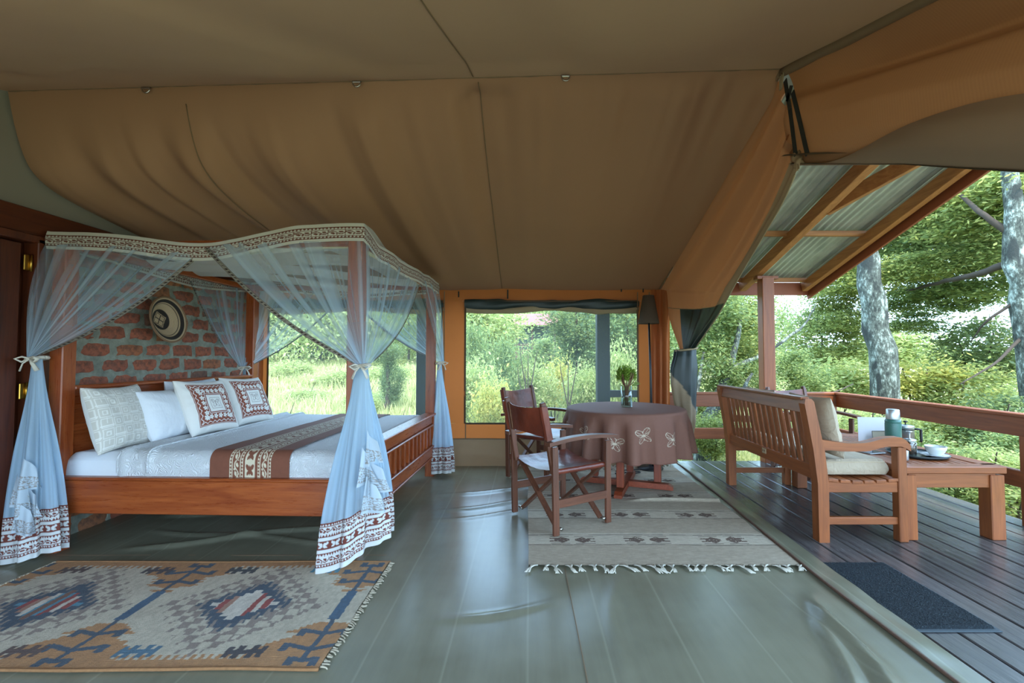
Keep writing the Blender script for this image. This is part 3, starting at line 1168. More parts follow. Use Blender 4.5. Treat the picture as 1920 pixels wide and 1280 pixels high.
def bed():
    b = thing('four_poster_bed', 'large red-brown wooden four-poster bed with slatted footboard and panelled headboard', 'bed', BED_LOC, BED_ROT)
    pw = .092
    for u, v in ((0, 0), (BL, 0), (0, BWID), (BL, BWID)):
        mb = MB()
        mb.box((u, v, 1.03), (pw, pw, 2.06), ch=.006)
        mb.build('post', BEDW['z'], b)
    for v in (-.02, BWID + .02):
        mb = MB()
        mb.box((BL / 2, v, .375), (BL - pw + .01, .045, .215), ch=.006)
        mb.box((BL / 2, v, .490), (BL - pw + .01, .055, .02), ch=.006)
        mb.build('side_rail', BEDW['x'], b)
    for v in (.02, BWID - .02):
        mb = MB()
        mb.box((BL / 2, v, 2.02), (BL, .05, .05))
        mb.build('canopy_rail', BEDW['x'], b)
    for u in (0, BL):
        mb = MB()
        mb.box((u, BWID / 2, 2.02), (.05, BWID, .05))
        mb.build('canopy_rail', BEDW['y'], b)
    # headboard
    mb = MB()
    mb.box((0.0, BWID / 2, .99), (.035, BWID - pw, .14), ch=.004)
    mb.box((0.0, BWID / 2, .70), (.025, BWID - pw, .50), ch=.004)
    mb.box((.005, BWID / 2, .80), (.05, BWID - pw, .05), ch=.006)
    mb.build('headboard_panel', BEDW['y'], b)
    mb = MB()
    mb.box((.005, BWID / 2, 1.07), (.085, BWID - pw + .01, .03), ch=.008)
    mb.build('headboard_cap', BEDW['y'], b)
    # footboard: cap, upper panel, slatted band, lower rails
    u = BL
    for nm, z, h, t in (('footboard_cap', .672, .022, .12), ('footboard_panel', .615, .09, .04), ('footboard_rail', .558, .02, .085),
                        ('footboard_rail', .335, .022, .085), ('footboard_panel', .275, .10, .045), ('footboard_rail', .220, .014, .07)):
        mb = MB()
        mb.box((u + .012, BWID / 2, z), (t, BWID - pw + .005, h), ch=min(.006, h / 3))
        mb.build(nm, BEDW['y'], b)
    ns = 15
    for i in range(ns):
        v = .11 + (BWID - .22) * i / (ns - 1)
        mb = MB()
        mb.box((u + .012, v, .447), (.032, .045, .205), ch=.004)
        mb.build('spindle', BEDW['z'], b)
    mb = MB()
    mb.box((u - .03, BWID / 2, .45), (.008, BWID - pw, .22), ch=.002)
    mb.build('footboard_back', BEDW['y'], b)
    mb = MB()
    mb.box((BL / 2, BWID / 2, .40), (BL - .08, BWID - .08, .03))
    mb.build('slat_base', BEDW['x'], b)
    return b


BED = bed()
Rb = Matrix.Translation(BED_LOC) @ Matrix.Rotation(BED_ROT, 4, 'Z')


def bedw(u, v, z):
    return np.array(Rb @ Vector((u, v, z)))


def bed_u(px, py, z):
    q = Rb.inverted() @ Vector(at(px, py, z=z))
    return q.x, q.y


def soft_slab(x0, x1, y0, y1, z0, z1, r, nx=60, ny=60, bulge=.0, seed=0, wr=.004):
    """rounded slab: top sheet that rolls over its edges, as one closed grid"""
    a = np.linspace(0, 1, nx)
    bb = np.linspace(0, 1, ny)
    U, V = np.meshgrid(a, bb)
    X = x0 + (x1 - x0) * U
    Y = y0 + (y1 - y0) * V
    e = np.minimum(np.minimum(X - x0, x1 - X), np.minimum(Y - y0, y1 - Y))
    Z = z1 - r + r * np.sqrt(np.clip(1 - (1 - np.clip(e / r, 0, 1)) ** 2, 0, 1))
    Z += wr * (vnoise(X * 9, Y * 9, seed) - .5) * (e > r * .3)
    top = np.stack([X, Y, Z], -1)
    per = np.concatenate([top[0], top[1:, -1], top[-1, -2::-1], top[-2:0:-1, 0]])
    low = per.copy()
    rows = [per]
    for q in np.linspace(0, 1, 6)[1:]:
        w = per.copy()
        w[:, 2] = per[:, 2] * (1 - q) + z0 * q
        cx, cy = (x0 + x1) / 2, (y0 + y1) / 2
        w[:, 0] += bulge * math.sin(PI * q) * np.sign(per[:, 0] - cx) * (np.abs(per[:, 0] - cx) > (x1 - x0) / 2 - 1e-3)
        w[:, 1] += bulge * math.sin(PI * q) * np.sign(per[:, 1] - cy) * (np.abs(per[:, 1] - cy) > (y1 - y0) / 2 - 1e-3)
        rows.append(w)
    return top, np.array(rows)


def bedding():
    k = N('sheet_white')
    n = k.noise(k.coord('Object', (3, 14, 6)), 2, 3, .6)
    M_SHEET = k.done(k.bsdf(lin('dce0e6'), .8, k.bump(n, .35, .02)))
    mt = thing('mattress', 'thick mattress under a white fitted sheet in the wooden four-poster', 'mattress', BED_LOC, BED_ROT)
    top, side = soft_slab(.03, BL - .055, .012, BWID - .012, .42, .645, .05, bulge=.012)
    mb = MB()
    mb.grid(top)
    mb.grid(side, wrap=True, flip=True)
    mb.build('fitted_sheet', M_SHEET, mt)
    mb = MB()
    mb.box((BL / 2 - .01, BWID / 2, .44), (BL - .10, BWID - .05, .04))
    mb.build('ticking', M_SHEET, mt)
    # coverlet with a raised scroll pattern
    k = N('coverlet_white')
    v = k.coord('Object', (1, 1, 1))
    vo = k.n('TexVoronoi', feature='DISTANCE_TO_EDGE')
    d = k.n('TexNoise')
    k.set(d.inputs['Vector'], v)
    d.inputs['Scale'].default_value = 9
    k.set(vo.inputs['Vector'], k.mix(.12, v, d.outputs[1]))
    vo.inputs['Scale'].default_value = 16
    w = k.math('SINE', k.math('MULTIPLY', vo.outputs[0], 60))
    M_COV = k.done(k.bsdf(lin('d9dcdf'), .75, k.bump(w, .55, .006)))
    cv = thing('coverlet', 'white quilted coverlet with embossed scrolls over the bed', 'coverlet', BED_LOC, BED_ROT)
    u0, u1, v0, v1 = .40, BL - .05, .004, BWID - .006

    def over(us, lift, v0=v0, v1=v1, zlow=.50, n=150, amp=.004, seed=2):
        """sheet draped across the bed: near side, top, far side"""
        rr = .07
        zt = .660 + lift
        path = [(v0 - lift, z) for z in np.linspace(zlow, zt - rr, 14)]
        path += [(v0 - lift + rr - rr * math.cos(a), zt - rr + rr * math.sin(a)) for a in np.linspace(.1, PI / 2, 12)]
        path += [(q, zt) for q in np.linspace(v0 + rr + .03, v1 - rr - .03, n - 46)]
        path += [(v1 + lift - rr + rr * math.sin(a), zt - rr + rr * math.cos(a)) for a in np.linspace(0, PI / 2 - .1, 12)]
        path += [(v1 + lift, z) for z in np.linspace(zt - rr, zlow, 8)]
        path = np.array(path)
        U = np.repeat(us[None, :], len(path), 0)
        Vv = np.repeat(path[:, :1], len(us), 1)
        Z = np.repeat(path[:, 1:], len(us), 1)
        Z = Z + amp * (vnoise(U * 7, Vv * 7, seed) - .5) + .008 * (vnoise(U * 2, Vv * 2, seed + 3) - .5)
        return np.stack([U, Vv, Z], -1), path
    us = np.linspace(u0, u1, 90)
    P, path = over(us, .004)
    rise = .022 * np.exp(-((us - u0 - .03) / .025) ** 2) + .016 * np.exp(-((us - u0 - .21) / .015) ** 2)
    P[..., 2] += rise[None, :] * (path[:, 1] > .6)[:, None]
    P[..., 1] -= rise[None, :] * (path[:, 0] < .05)[:, None] * .6
    P[..., 2] -= .05 * sstep(u1 - .06, u1, us)[None, :] * (path[:, 1] > .6)[:, None]
    mb = MB()
    mb.grid(P, flip=True)
    mb.build('cover', M_COV, cv)
    mb = MB()
    for uu in (u0, u0 + .20):
        j = int(np.argmin(abs(us - uu)))
        mb.tube(P[3:-3:2, j] + np.array((0, -.002, .004)), .007, 6)
    mb.build('fold_edge', M_COV, cv)
    # printed runner
    rn = thing('bed_runner', 'brown bed runner printed with cream butterfly and vine bands', 'bed runner', BED_LOC, BED_ROT)
    un = np.linspace(1.02, 1.545, 176)
    P, path = over(un, .012, n=420)
    arc = np.concatenate([[0], np.cumsum(np.hypot(np.diff(path[:, 0]), np.diff(path[:, 1])))])
    # resample evenly along the cloth
    ar = np.linspace(0, arc[-1], 470)
    P = np.stack([np.stack([np.interp(ar, arc, P[:, j, i]) for j in range(len(un))], 1) for i in range(3)], -1)
    uu = (un - un[0]) / (un[-1] - un[0])
    Ug, Ag = np.meshgrid(uu, ar)
    m = np.zeros(Ug.shape, bool)
    for a, b_ in ((.25, .42), (.60, .77)):
        t = (Ug - a) / (b_ - a)
        inn = (t >= 0) & (t <= 1)
        m |= inn & (tri_row(Ag, t / .16, .022) | tri_row(Ag, (1 - t) / .16, .022) | (np.abs(t - .2) < .035) | (np.abs(t - .8) < .035))
        m |= inn & (t > .25) & (t < .75) & vine(Ag, (t - .25) / .5, .11)
    t = (Ug - .44) / .13
    inn = (t >= 0) & (t <= 1)
    by, bx = ((Ag / .10) % 1) * 2.2 - 1.1, t * 2.3 - 1.15
    m |= inn & ~((wings(bx, by) < 0) | (body(bx, by) < .4))
    mb = MB()
    mb.grid(P, flip=True, col=two(m, '7d4a36', 'd8cbb0'))
    o = mb.build('cloth', cloth('runner_print', 'ffffff', attr=True), rn)
    return M_SHEET


M_SHEET = bedding()


def pillow_grid(w, h, t, n=60, pinch=.10, seed=0, wr=.01):
    a = np.linspace(-1, 1, n)
    U, V = np.meshgrid(a, a)
    e = (1 - np.abs(U) ** 2.6) * (1 - np.abs(V) ** 2.6)
    T = t / 2 * np.clip(e, 0, 1) ** .42
    X = w / 2 * U * (1 - pinch * (1 - np.abs(V) ** 2) * .55)
    Y = h / 2 * V * (1 - pinch * (1 - np.abs(U) ** 2))
    wz = wr * (vnoise(U * 3 + V, V * 3, seed) - .5) * np.clip(e, 0, 1)
    wz += wr * .8 * (vnoise(np.arctan2(V, U) * 7, seed=seed + 1) - .5) * sstep(.35, 1.1, np.hypot(U, V)) * (e > 0)
    return U, V, np.stack([X, Y, T + wz], -1), np.stack([X, Y, -T - wz * .3], -1)


def make_pillow(name, label, cat, w, h, t, mat, u, v, z, lean, yaw, roll=0., front_col=None, n=60, pinch=.10, seed=0, group=None, wr=.012, back=None):
    """upright pillow: local x = width, y = height, z = facing; leans back by lean, faces +u of the bed turned by yaw"""
    U, V, F, B = pillow_grid(w, h, t, n, pinch, seed, wr)
    Rm = (Matrix.Rotation(yaw, 4, 'Z') @ Matrix.Rotation(PI / 2, 4, 'Z') @ Matrix.Rotation(PI / 2 - lean, 4, 'X') @ Matrix.Rotation(roll, 4, 'Z'))
    p = thing(name, label, cat, bedw(u, v, z), BED_ROT, group)
    Mx = np.array(Rm)[:3, :3]
    off = np.array((0, 0, h / 2 * math.cos(lean)))
    mb = MB()
    col = front_col(U, V) if front_col else None
    mb.grid(F @ Mx.T + off, col=col)
    mb.build('front', mat, p)
    mb = MB()
    mb.grid(B @ Mx.T + off, flip=True)
    mb.build('back', back or mat, p)
    return p


def pillows():
    k = N('pillow_key_pattern')
    br = k.n('TexBrick')
    k.set(br.inputs[0], k.coord('Object', (1, 1, 1)))
    M_WP = cloth('pillow_woven', 'ffffff', attr=True, var=.02)

    def key(U, V):
        x, y = (U * 3.2 + 20), (V * 3.2 + 20)
        fx, fy = x % 1, y % 1
        par = (np.floor(x) + np.floor(y)) % 2
        r = np.maximum(np.abs(fx - .5), np.abs(fy - .5))
        ring = ((r > .36) & (r < .46)) | ((r > .12) & (r < .20) & (par > 0)) | ((np.abs(fx - .5) < .05) & (fy > .5) & (par < 1)) | ((np.abs(fy - .25) < .05) & (par < 1))
        return two(ring, 'c9c4ba', 'e4e2dc')

    def bfly(U, V):
        U, V = np.clip((U + .0) / .80, -1.4, 1.4), np.clip(V / .80, -1.4, 1.4)
        m = np.maximum(np.abs(U), np.abs(V))
        br_ = np.zeros(U.shape, bool)
        fr = (m < .97) & (m > .42)
        br_ |= fr
        # white flowers in the brown frame
        for sgn in (1, -1):
            for (a, b) in ((U, V), (V, U)):
                side = (b * sgn > .48) & (b * sgn < .80) & (np.abs(a) < .8)
                fx = ((a + .08) / .24 % 1) * 2 - 1
                fy = (b * sgn - .64) / .13
                th = np.arctan2(fy, fx)
                br_ &= ~(side & (np.hypot(fx, fy) < .45 + .5 * np.abs(np.cos(2.5 * th))) & (np.hypot(fx, fy) > .12))
        zz = np.where(np.abs(U) > np.abs(V), V, U)
        br_ &= ~(np.abs(m - .875 - .035 * np.sin(zz * 26)) < .016)
        br_ &= ~(np.abs(m - .49) < .014)
        br_ |= np.abs(m - .99) < .012
        dk = np.abs(m - .27) < .012
        bx, by = U / .22, V / .24
        w = wings(bx, by)
        dk |= (m < .25) & ((np.abs(w) < .085) | (body(bx, by) < 0) | ((np.abs(ell(np.abs(bx), by, .5, .4, .26, .13, .75)) < .14)))
        c = two(br_, 'e6e4df', '8a4a38')
        return np.where(dk[..., None], np.array(lin('5a3a34')), c)
    M_CU = cloth('cushion_print', 'ffffff', attr=True, var=.02)
    M_CB = cloth('cushion_back', 'e0deda', var=.04)
    zt = .655
    make_pillow('pillow', 'white pillow woven with a key pattern, nearest the door', 'pillow', .42, .46, .18, M_WP, .215, .185, zt - .02, .30, .02, 0, key, 110, .08, 1, back=M_CB)
    make_pillow('pillow', 'plain white pillow beside the key-patterned pillow', 'pillow', .50, .40, .20, M_SHEET, .30, .53, zt, .40, .0, 0, None, 70, .07, 5, wr=.016)
    make_pillow('pillow', 'white pillow mostly hidden behind the two butterfly cushions against the headboard', 'pillow', .56, .43, .15, M_SHEET, .125, .98, zt, .20, .0, 0, None, 50, .07, 7)
    make_pillow('pillow', 'white pillow at the window end of the headboard behind a butterfly cushion', 'pillow', .52, .40, .15, M_SHEET, .16, 1.54, zt, .26, .0, 0, None, 50, .07, 8)
    make_pillow('cushion', 'white cushion printed with a butterfly in a brown frame, beside the plain pillow', 'cushion', .47, .47, .17, M_CU, .43, .73, zt, .43, -.06, -.04, bfly, 190, .10, 3, 'butterfly cushions', back=M_CB)
    make_pillow('cushion', 'white cushion printed with a butterfly in a brown frame, nearest the window', 'cushion', .47, .47, .17, M_CU, .42, 1.24, zt, .43, -.10, -.04, bfly, 190, .10, 4, 'butterfly cushions', back=M_CB)


pillows()


# ------------------------------------------------------------------ woven hat on the bricks
def hat():
    h = thing('woven_basket', 'round woven straw basket with black bands hung on the brick wall', 'basket', (XL + .03, 3.88, 1.60))
    k = N('straw_weave')
    g = k.coord('Object')
    sx = k.n('SeparateXYZ')
    k.set(sx.inputs[0], g)
    v = k.n('CombineXYZ')
    k.set(v.inputs[1], sx.outputs[1])
    k.set(v.inputs[2], sx.outputs[2])
    ln = k.n('VectorMath', operation='LENGTH')
    k.set(ln.inputs[0], v.outputs[0])
    w = k.math('SINE', k.math('MULTIPLY', ln.outputs['Value'], 900))
    col = k.attr().outputs['Color']
    M = k.done(k.bsdf(col, .85, k.bump(w, .5, .003)))
    rr = np.linspace(0, 1, 46)
    a = np.linspace(0, 2 * PI, 96, endpoint=False)
    A, Rr = np.meshgrid(a, rr)
    R0 = .195
    y, z = Rr * np.cos(A), Rr * np.sin(A)
    # deep centre bulging to the room
    x = .02 + .085 * sstep(.25, 1.0, Rr)
    c, s_ = math.cos(.5), math.sin(.5)
    yd, zd = np.abs(y * c - z * s_), np.abs(y * s_ + z * c)
    dm = np.maximum(yd, zd)
    dark = ((Rr > .76) & (Rr < .90)) | ((Rr > .71) & (Rr < .73)) | (Rr < .46)
    dark &= ~((Rr < .46) & (dm < .27) & ~((dm > .215) & (dm < .24)) & ~((dm < .215) & ((yd < .02) | (zd < .02))))
    dark |= (Rr > .49) & (Rr < .505)
    mb = MB()
    tilt = np.stack([x - .03 * z, R0 * y, R0 * z], -1)
    mb.grid(tilt, col=two(dark, 'c2a888', '2c2623'), wrap=True)
    mb.build('bowl', M, h)
    mb = MB()
    aa = np.linspace(0, 2 * PI, 60)
    mb.tube(np.stack([.105 - .03 * np.sin(aa), R0 * np.cos(aa), R0 * np.sin(aa)], 1), .008, 7)
    mb.build('rim', plain('straw_rim', '8a6a50', .8), h)


hat()


# ------------------------------------------------------------------ mosquito net round the bed
def net_mat():
    k = N('net_sheer')
    f = k.attr().outputs['Fac']
    t = k.n('BsdfTransparent')
    d = k.n('BsdfDiffuse')
    d.inputs[0].default_value = (*lin('c6deef'), 1)
    tr = k.n('BsdfTranslucent')
    tr.inputs[0].default_value = (*lin('c6deef'), 1)
    c = k.mixs(.5, d.outputs[0], tr.outputs[0])
    return k.done(k.mixs(f, t.outputs[0], c))


def net():
    M_NET = net_mat()
    M_HEM = cloth('net_border_print', 'ffffff', .25, attr=True, var=.02)
    M_WHITE = cloth('net_cotton', 'dcdcd6', .35, var=.05)
    M_TIE = cloth('net_tie', 'cfc8ba', var=.1)
    root = thing('mosquito_net', 'sheer pale blue-white mosquito net with brown printed borders, tied to the four bed posts', 'mosquito net', BED_LOC, BED_ROT)
    o_ = .065                              # net hangs this far outside the posts
    x0, x1, y0, y1 = -o_, BL + o_, -o_, BWID + o_
    ztop, zb = 2.10, 1.985
    cor = [np.array((x0, y0)), np.array((x1, y0)), np.array((x1, y1)), np.array((x0, y1))]
    # valance band right round the canopy
    per, nn = [], []
    for i in range(4):
        a, b = cor[i], cor[(i + 1) % 4]
        L = np.linalg.norm(b - a)
        n = int(L / .0045)
        t = np.linspace(0, 1, n, endpoint=False)
        nrm = np.array(((b - a)[1], -(b - a)[0])) / L
        sag = .055 * np.sin(PI * t) ** 2 + .02 * np.sin(2 * PI * t)
        if i == 0:
            sag = .075 * np.exp(-((t - .50) / .20) ** 2) + .012 * np.sin(6 * t) + .02 * t
            sag -= .045 * sstep(.5, 1.0, t)
        if i == 1:
            sag = .075 * np.sin(PI * np.clip(t / .8, 0, 1)) - .028 * sstep(.15, 0, t) + .05 * sstep(.5, .9, t) - .03 * sstep(.1, .3, t)
        if i == 2:
            sag = sag + .02 * sstep(.2, 0, t)
        per.append(np.concatenate([a + (b - a) * t[:, None] + nrm * (.018 * (vnoise(t * 14, seed=i) - .5))[:, None] * np.minimum(1, np.minimum(t, 1 - t)[:, None] * 12), -sag[:, None]], 1))
    per = np.concatenate(per + [per[0][:1]])
    arc = np.concatenate([[0], np.cumsum(np.hypot(np.diff(per[:, 0]), np.diff(per[:, 1])))])
    rows = 34
    vv = np.linspace(0, 1, rows)
    Zb = zb + (ztop - zb) * vv[:, None] + per[None, :, 2] + .004 * (vnoise(arc * 9)[None, :] - .5)
    P = np.stack([np.repeat(per[None, :, 0], rows, 0), np.repeat(per[None, :, 1], rows, 0), Zb], -1)
    cx, cy = BL / 2, BWID / 2
    out = (1 + .006 * np.sin(PI * vv))[:, None]
    P[..., 0] = cx + (P[..., 0] - cx) * out
    P[..., 1] = cy + (P[..., 1] - cy) * out
    V_, A_ = np.meshgrid(vv, arc, indexing='ij')
    t = (V_ - .16) / .64
    m = (t > 0) & (t < 1) & band_print(A_, t)
    mb = MB()
    mb.grid(P, col=two(m, 'cfccc0', '6e3f30'), flip=False)
    mb.build('valance', M_HEM, root)
    # canopy cloth: loose cotton strips sagging between the rails
    for i in range(4):
        xs = np.linspace(-.02, BL + .02, 60)
        q = np.linspace(-1, 1, 9)
        X, Q = np.meshgrid(xs, q)
        u = X / BL
        Y = np.clip(-.62 + .60 * i + .95 * u ** 1.2 + .13 * np.sin(u * 5.5 + i * 1.3) + .115 * Q * (.7 + .5 * np.sin(PI * u)), .02, BWID - .02)
        Zc = 2.05 - .05 * np.sin(PI * u) - .02 * (1 - Q ** 2) - .02 * Q + .025 * np.sin(u * 7 + i * 2)
        mb = MB()
        mb.grid(np.stack([X, Y, Zc], -1))
        mb.build('canopy_strip', M_WHITE, root)
    # puffed cloth lying over the foot rail
    t = np.linspace(0, 1, 60)
    q = np.linspace(0, 1, 14)
    T, Q = np.meshgrid(t, q)
    edge_z = np.interp(t, (arc[(arc > BL) & (arc < BL + BWID + .2)] - BL) / (BWID + .13), (Zb[-1])[(arc > BL) & (arc < BL + BWID + .2)])
    hump = .085 * np.sin(PI * np.clip((T - .12) / .78, 0, 1)) ** .8
    mb = MB()
    mb.grid(np.stack([x1 + .004 - .42 * Q, y0 + (y1 - y0) * T, edge_z[None, :] - .003 + hump * np.sin(PI * Q * .9) ** .7 - .02 * Q], -1))
    mb.build('canopy_cloth', M_WHITE, root)

    def ties(p, r):
        mb = MB()
        a = np.linspace(0, 2 * PI, 26)
        mb.tube(np.stack([p[0] + r * np.cos(a), p[1] + r * np.sin(a), p[2] + .008 * np.cos(a)], 1), .012, 6)
        return mb

    def knot(mb, p, d):
        d = np.array(d, float)
        s_ = np.cross(d, (0, 0, 1.0))
        for sg in (-1, 1):
            mb.tube([p, p + d * .02 + s_ * .03 * sg + np.array((0, 0, .012)), p + d * .03 + s_ * .06 * sg, p + d * .015 + s_ * .035 * sg - np.array((0, 0, .02)), p], [.008, .012, .013, .012, .008], 6, flat=.5)
            mb.tube([p, p + d * .02 + s_ * .025 * sg - np.array((0, 0, .03)), p + d * .012 + s_ * .045 * sg - np.array((0, 0, .075))], [.008, .011, .014], 6, flat=.4)

    def curtain(ci, tie, la, lb, hem, hw, hd, major, lift=0., lift_dir=0., nf=9, za=None, zbq=None, seed=0, cascade=None, wall=False):
        c = cor[ci]
        prev, nxt = cor[(ci - 1) % 4], cor[(ci + 1) % 4]
        da = (prev - c) / np.linalg.norm(prev - c)
        db = (nxt - c) / np.linalg.norm(nxt - c)
        ncol, nrow = 300, 40
        s_ = np.linspace(0, 1, ncol)
        tot = la + lb
        d = s_ * tot
        T = np.where((d < la)[:, None], c + da * (la - d)[:, None], c + db * (d - la)[:, None])
        isA = d < la
        nA = -db
        nB = -da
        bl = sstep(la - .12, la + .12, d)[:, None]
        nrm = nA * (1 - bl) + nB * bl
        nrm /= np.linalg.norm(nrm, axis=1)[:, None]
        ztopc = zb + .03
        zt = np.full(ncol, ztopc)
        zt = zt - (.075 * sstep(.6, 1.0, np.abs(d - la) / max(la, lb)))
        cen = np.array(tie)
        ang0 = math.atan2(nA[1], nA[0]) + 0.
        ang1 = math.atan2(nB[1], nB[0])
        while ang1 < ang0:
            ang1 += 2 * PI
        if ang1 - ang0 > PI:
            ang0 += 2 * PI
        ang = ang0 + (ang1 - ang0) * s_
        K = cen[None, :2] + .040 * np.stack([np.cos(ang), np.sin(ang)], 1)
        v = np.linspace(0, 1, nrow)
        top3 = np.concatenate([T, zt[:, None]], 1)
        K3 = np.concatenate([K, np.full((ncol, 1), cen[2])], 1)
        P = top3[None] * (1 - v)[:, None, None] + K3[None] * v[:, None, None]
        far = np.abs(d - la)
        sagw = (far / max(la, lb)) ** 1.3
        P[..., 2] -= (.085 * np.sin(PI * v) ** 1.0)[:, None] * sagw[None]
        gq = d * 7.5
        fold = (vnoise(gq, seed=seed) - .5) * 1.0 + (vnoise(gq * 2.3, seed=seed + 1) - .5) * .7
        amp = (.012 + .035 * np.sin(PI * v ** .8) * (1 - .5 * v))[:, None]
        P[..., 0] += amp * fold[None] * nrm[None, :, 0]
        P[..., 1] += amp * fold[None] * nrm[None, :, 1]
        P[..., 0] += .02 * np.sin(PI * v)[:, None] * nrm[None, :, 0]
        P[..., 1] += .02 * np.sin(PI * v)[:, None] * nrm[None, :, 1]
        # opacity: cloth bunches up where the fan narrows, and along the pleats
        dens = 1.0 / (1.02 - .90 * v) ** .80
        pleat = .62 + 1.15 * sstep(.60, .82, vnoise(d * 24, seed=seed + 5)) + .45 * sstep(.55, .8, vnoise(d * 52, seed=seed + 6))
        op = 1 - (1 - .27) ** (dens[:, None] * pleat[None])
        op += .30 * sstep(.93, 1.0, sagw)[None] * (v[:, None] > .02)
        op = np.clip(op, .08, .92)
        mb = MB()
        mb.grid(P, col=np.repeat(op[..., None], 3, -1))
        cu = mb.build('curtain', M_NET, root)
        # printed edge trim along both free edges
        for j, jn in ((0, 6), (ncol - 1, -6)):
            e = P[:, j]
            L = np.concatenate([[0], np.cumsum(np.linalg.norm(np.diff(e, axis=0), axis=1))])
            q = np.linspace(0, L[-1], max(40, int(L[-1] / .006)))
            e = np.stack([np.interp(q, L, e[:, i]) for i in range(3)], 1)
            inn = np.stack([np.interp(q, L, P[:, jn % ncol][:, i]) for i in range(3)], 1)
            w = inn - e
            w /= np.linalg.norm(w, axis=1)[:, None] + 1e-6
            wid = .016 * sstep(1.0, .86, q / L[-1]) + .005
            r4 = np.linspace(-.3, 1, 7)
            G = e[None] + r4[:, None, None] * wid[None, :, None] * w[None] + .004 * np.array((nrm[j][0], nrm[j][1], 0))
            Q, R4 = np.meshgrid(q, (r4 + .3) / 1.3)
            mk = (R4 > .86) | (R4 < .1) | (((Q / .03 % 1) < .6) & (R4 > .25) & (R4 < .8) & (vnoise(Q * 90, R4 * 5) > .35))
            mb = MB()
            mb.grid(G, col=two(mk, '8d8578', '33241f'))
            mb.build('edge_trim', M_HEM, cu)
        # the tail below the tie
        nc2, nr2 = 220, 46
        hem = np.array(hem, float)
        r = np.linspace(0, 1, nr2)
        ph = np.linspace(0, 2 * PI, nc2, endpoint=False)
        mj = np.array((math.cos(major), math.sin(major)))
        mn = np.array((-mj[1], mj[0]))

        def ring(rv, phv):
            grow = .16 + .84 * sstep(-.12, 1.0, rv) ** .85
            rad = 1 + (.20 * np.sin(nf * phv + .8 * np.sin(3 * phv) + seed) + .10 * np.sin((nf * 2 + 1) * phv + seed * 2 + rv * 1.4)) * sstep(0, .5, rv)
            ctr = cen[None, :2] * (1 - rv[:, :1] ** 1.1)[:, :1] + hem[None, :2] * (rv[:, :1] ** 1.1)
            a_ = hw * grow * rad * np.cos(phv)
            b_ = hd * grow * rad * np.sin(phv)
            lf = lift * (.5 + .5 * np.cos(phv - lift_dir))
            z = cen[2] * (1 - rv) + (hem[2] + lf) * rv
            return np.stack([ctr[:, 0][:, None] + a_ * mj[0] + b_ * mn[0], ctr[:, 1][:, None] + a_ * mj[1] + b_ * mn[1], z], -1)
        hb = .275
        rh = 1 - hb / (cen[2] - hem[2])
        Rv, Pv = np.meshgrid(np.linspace(0, rh, nr2), ph, indexing='ij')
        G = ring(Rv, Pv)
        op = .55 + .40 * (vnoise(Pv * 16, Rv * 1.5, seed + 8)) + .30 * (1 - sstep(0, .45, Rv)) + .12 * np.sin(nf * Pv + seed + 1.4)
        mb = MB()
        mb.grid(G, col=np.repeat(np.clip(op, .2, .93)[..., None], 3, -1), wrap=True)
        mb.build('curtain_tail', M_NET, root)
        nb = 560
        phb = np.linspace(0, 2 * PI, nb, endpoint=False)
        Rv, Pv = np.meshgrid(np.linspace(rh, 1, 58), phb, indexing='ij')
        G = ring(Rv, Pv)
        # clear of the floor and spread out a little at the very hem
        peri = np.concatenate([[0], np.cumsum(np.linalg.norm(np.diff(G[-1], axis=0), axis=1))])
        Vb = (1 - (Rv - rh) / (1 - rh))
        Ub = np.repeat(peri[None], 58, 0)
        m = (Vb > .06) & hem_print(Ub, np.clip((Vb - .06) / .94, 0, 1))
        mb = MB()
        mb.grid(G, col=two(m, 'd8dad8', '74392e'), wrap=True)
        mb.build('hem_border', M_HEM, root)
        if cascade:
            # the net's own edge band falling in zigzag folds down the tail
            (ru, rd, pa, wd) = cascade
            for kf in range(4):
                rt = ru + (rd - ru) * kf / 4.6
                rb = rt + (rd - ru) * .52
                pk = pa + (.16, -.12, .20, .02)[kf]
                na, nr_ = 40, 44
                aq = np.linspace(0, 1, na)
                rq = np.linspace(0, 1, nr_)
                AQ, RQ = np.meshgrid(aq, rq)
                top_ = rt + (rb - rt) * .42 * AQ          # slanting upper edge
                bot_ = rb + (rb - rt) * .22 * AQ * (1 if kf % 2 else .5)
                rad_ = top_ + (bot_ - top_) * RQ
                half = wd / hw * (.50 + .5 * RQ)
                base = ring(rad_.ravel()[:, None], (pk + half * (AQ - .5) * 1.6).ravel()[:, None])[:, 0].reshape(nr_, na, 3)
                phx = pk + major
                outw = np.array((math.cos(phx), math.sin(phx), 0))
                G = base + outw * (.022 + .006 * kf + .020 * np.sin(AQ * 6.5 + kf) * (.3 + RQ))[..., None]
                m = (RQ > .50) & (RQ < .92) & band_print(AQ * wd * 1.6, np.clip((RQ - .5) / .42, 0, 1)) & (vnoise(AQ * 60, RQ * 60, kf) > .35)
                mb = MB()
                mb.grid(G, col=two(m, 'c3d0da', '9b948f'))
                if kf < 3:
                    mb.build('cascade_fold', M_HEM, root)
            mb.build('cascade_fold', M_HEM, root)
        mb = ties(cen, .047)
        dirk = np.array((cen[0] - c[0] + (-.02 if ci in (0, 3) else .02), -1 if ci < 2 else 1, 0))
        dk = np.array((.25, -1, 0)) if ci < 2 else np.array((.6, -.8, 0))
        dk = dk / np.linalg.norm(dk)
        knot(mb, cen + dk * .05, dk)
        mb.build('tie', M_TIE, root)
        return cu

    inv = Rb.inverted()

    def loc(px, py, yy):
        return np.array(inv @ Vector(at(px, py, y=yy)))
    t0 = loc(70, 672, 2.86)
    t1 = loc(678, 686, 2.80)
    h0 = loc(66, 1050, 2.80)
    h1 = loc(664, 1050, 2.70)
    h0[2] = .015
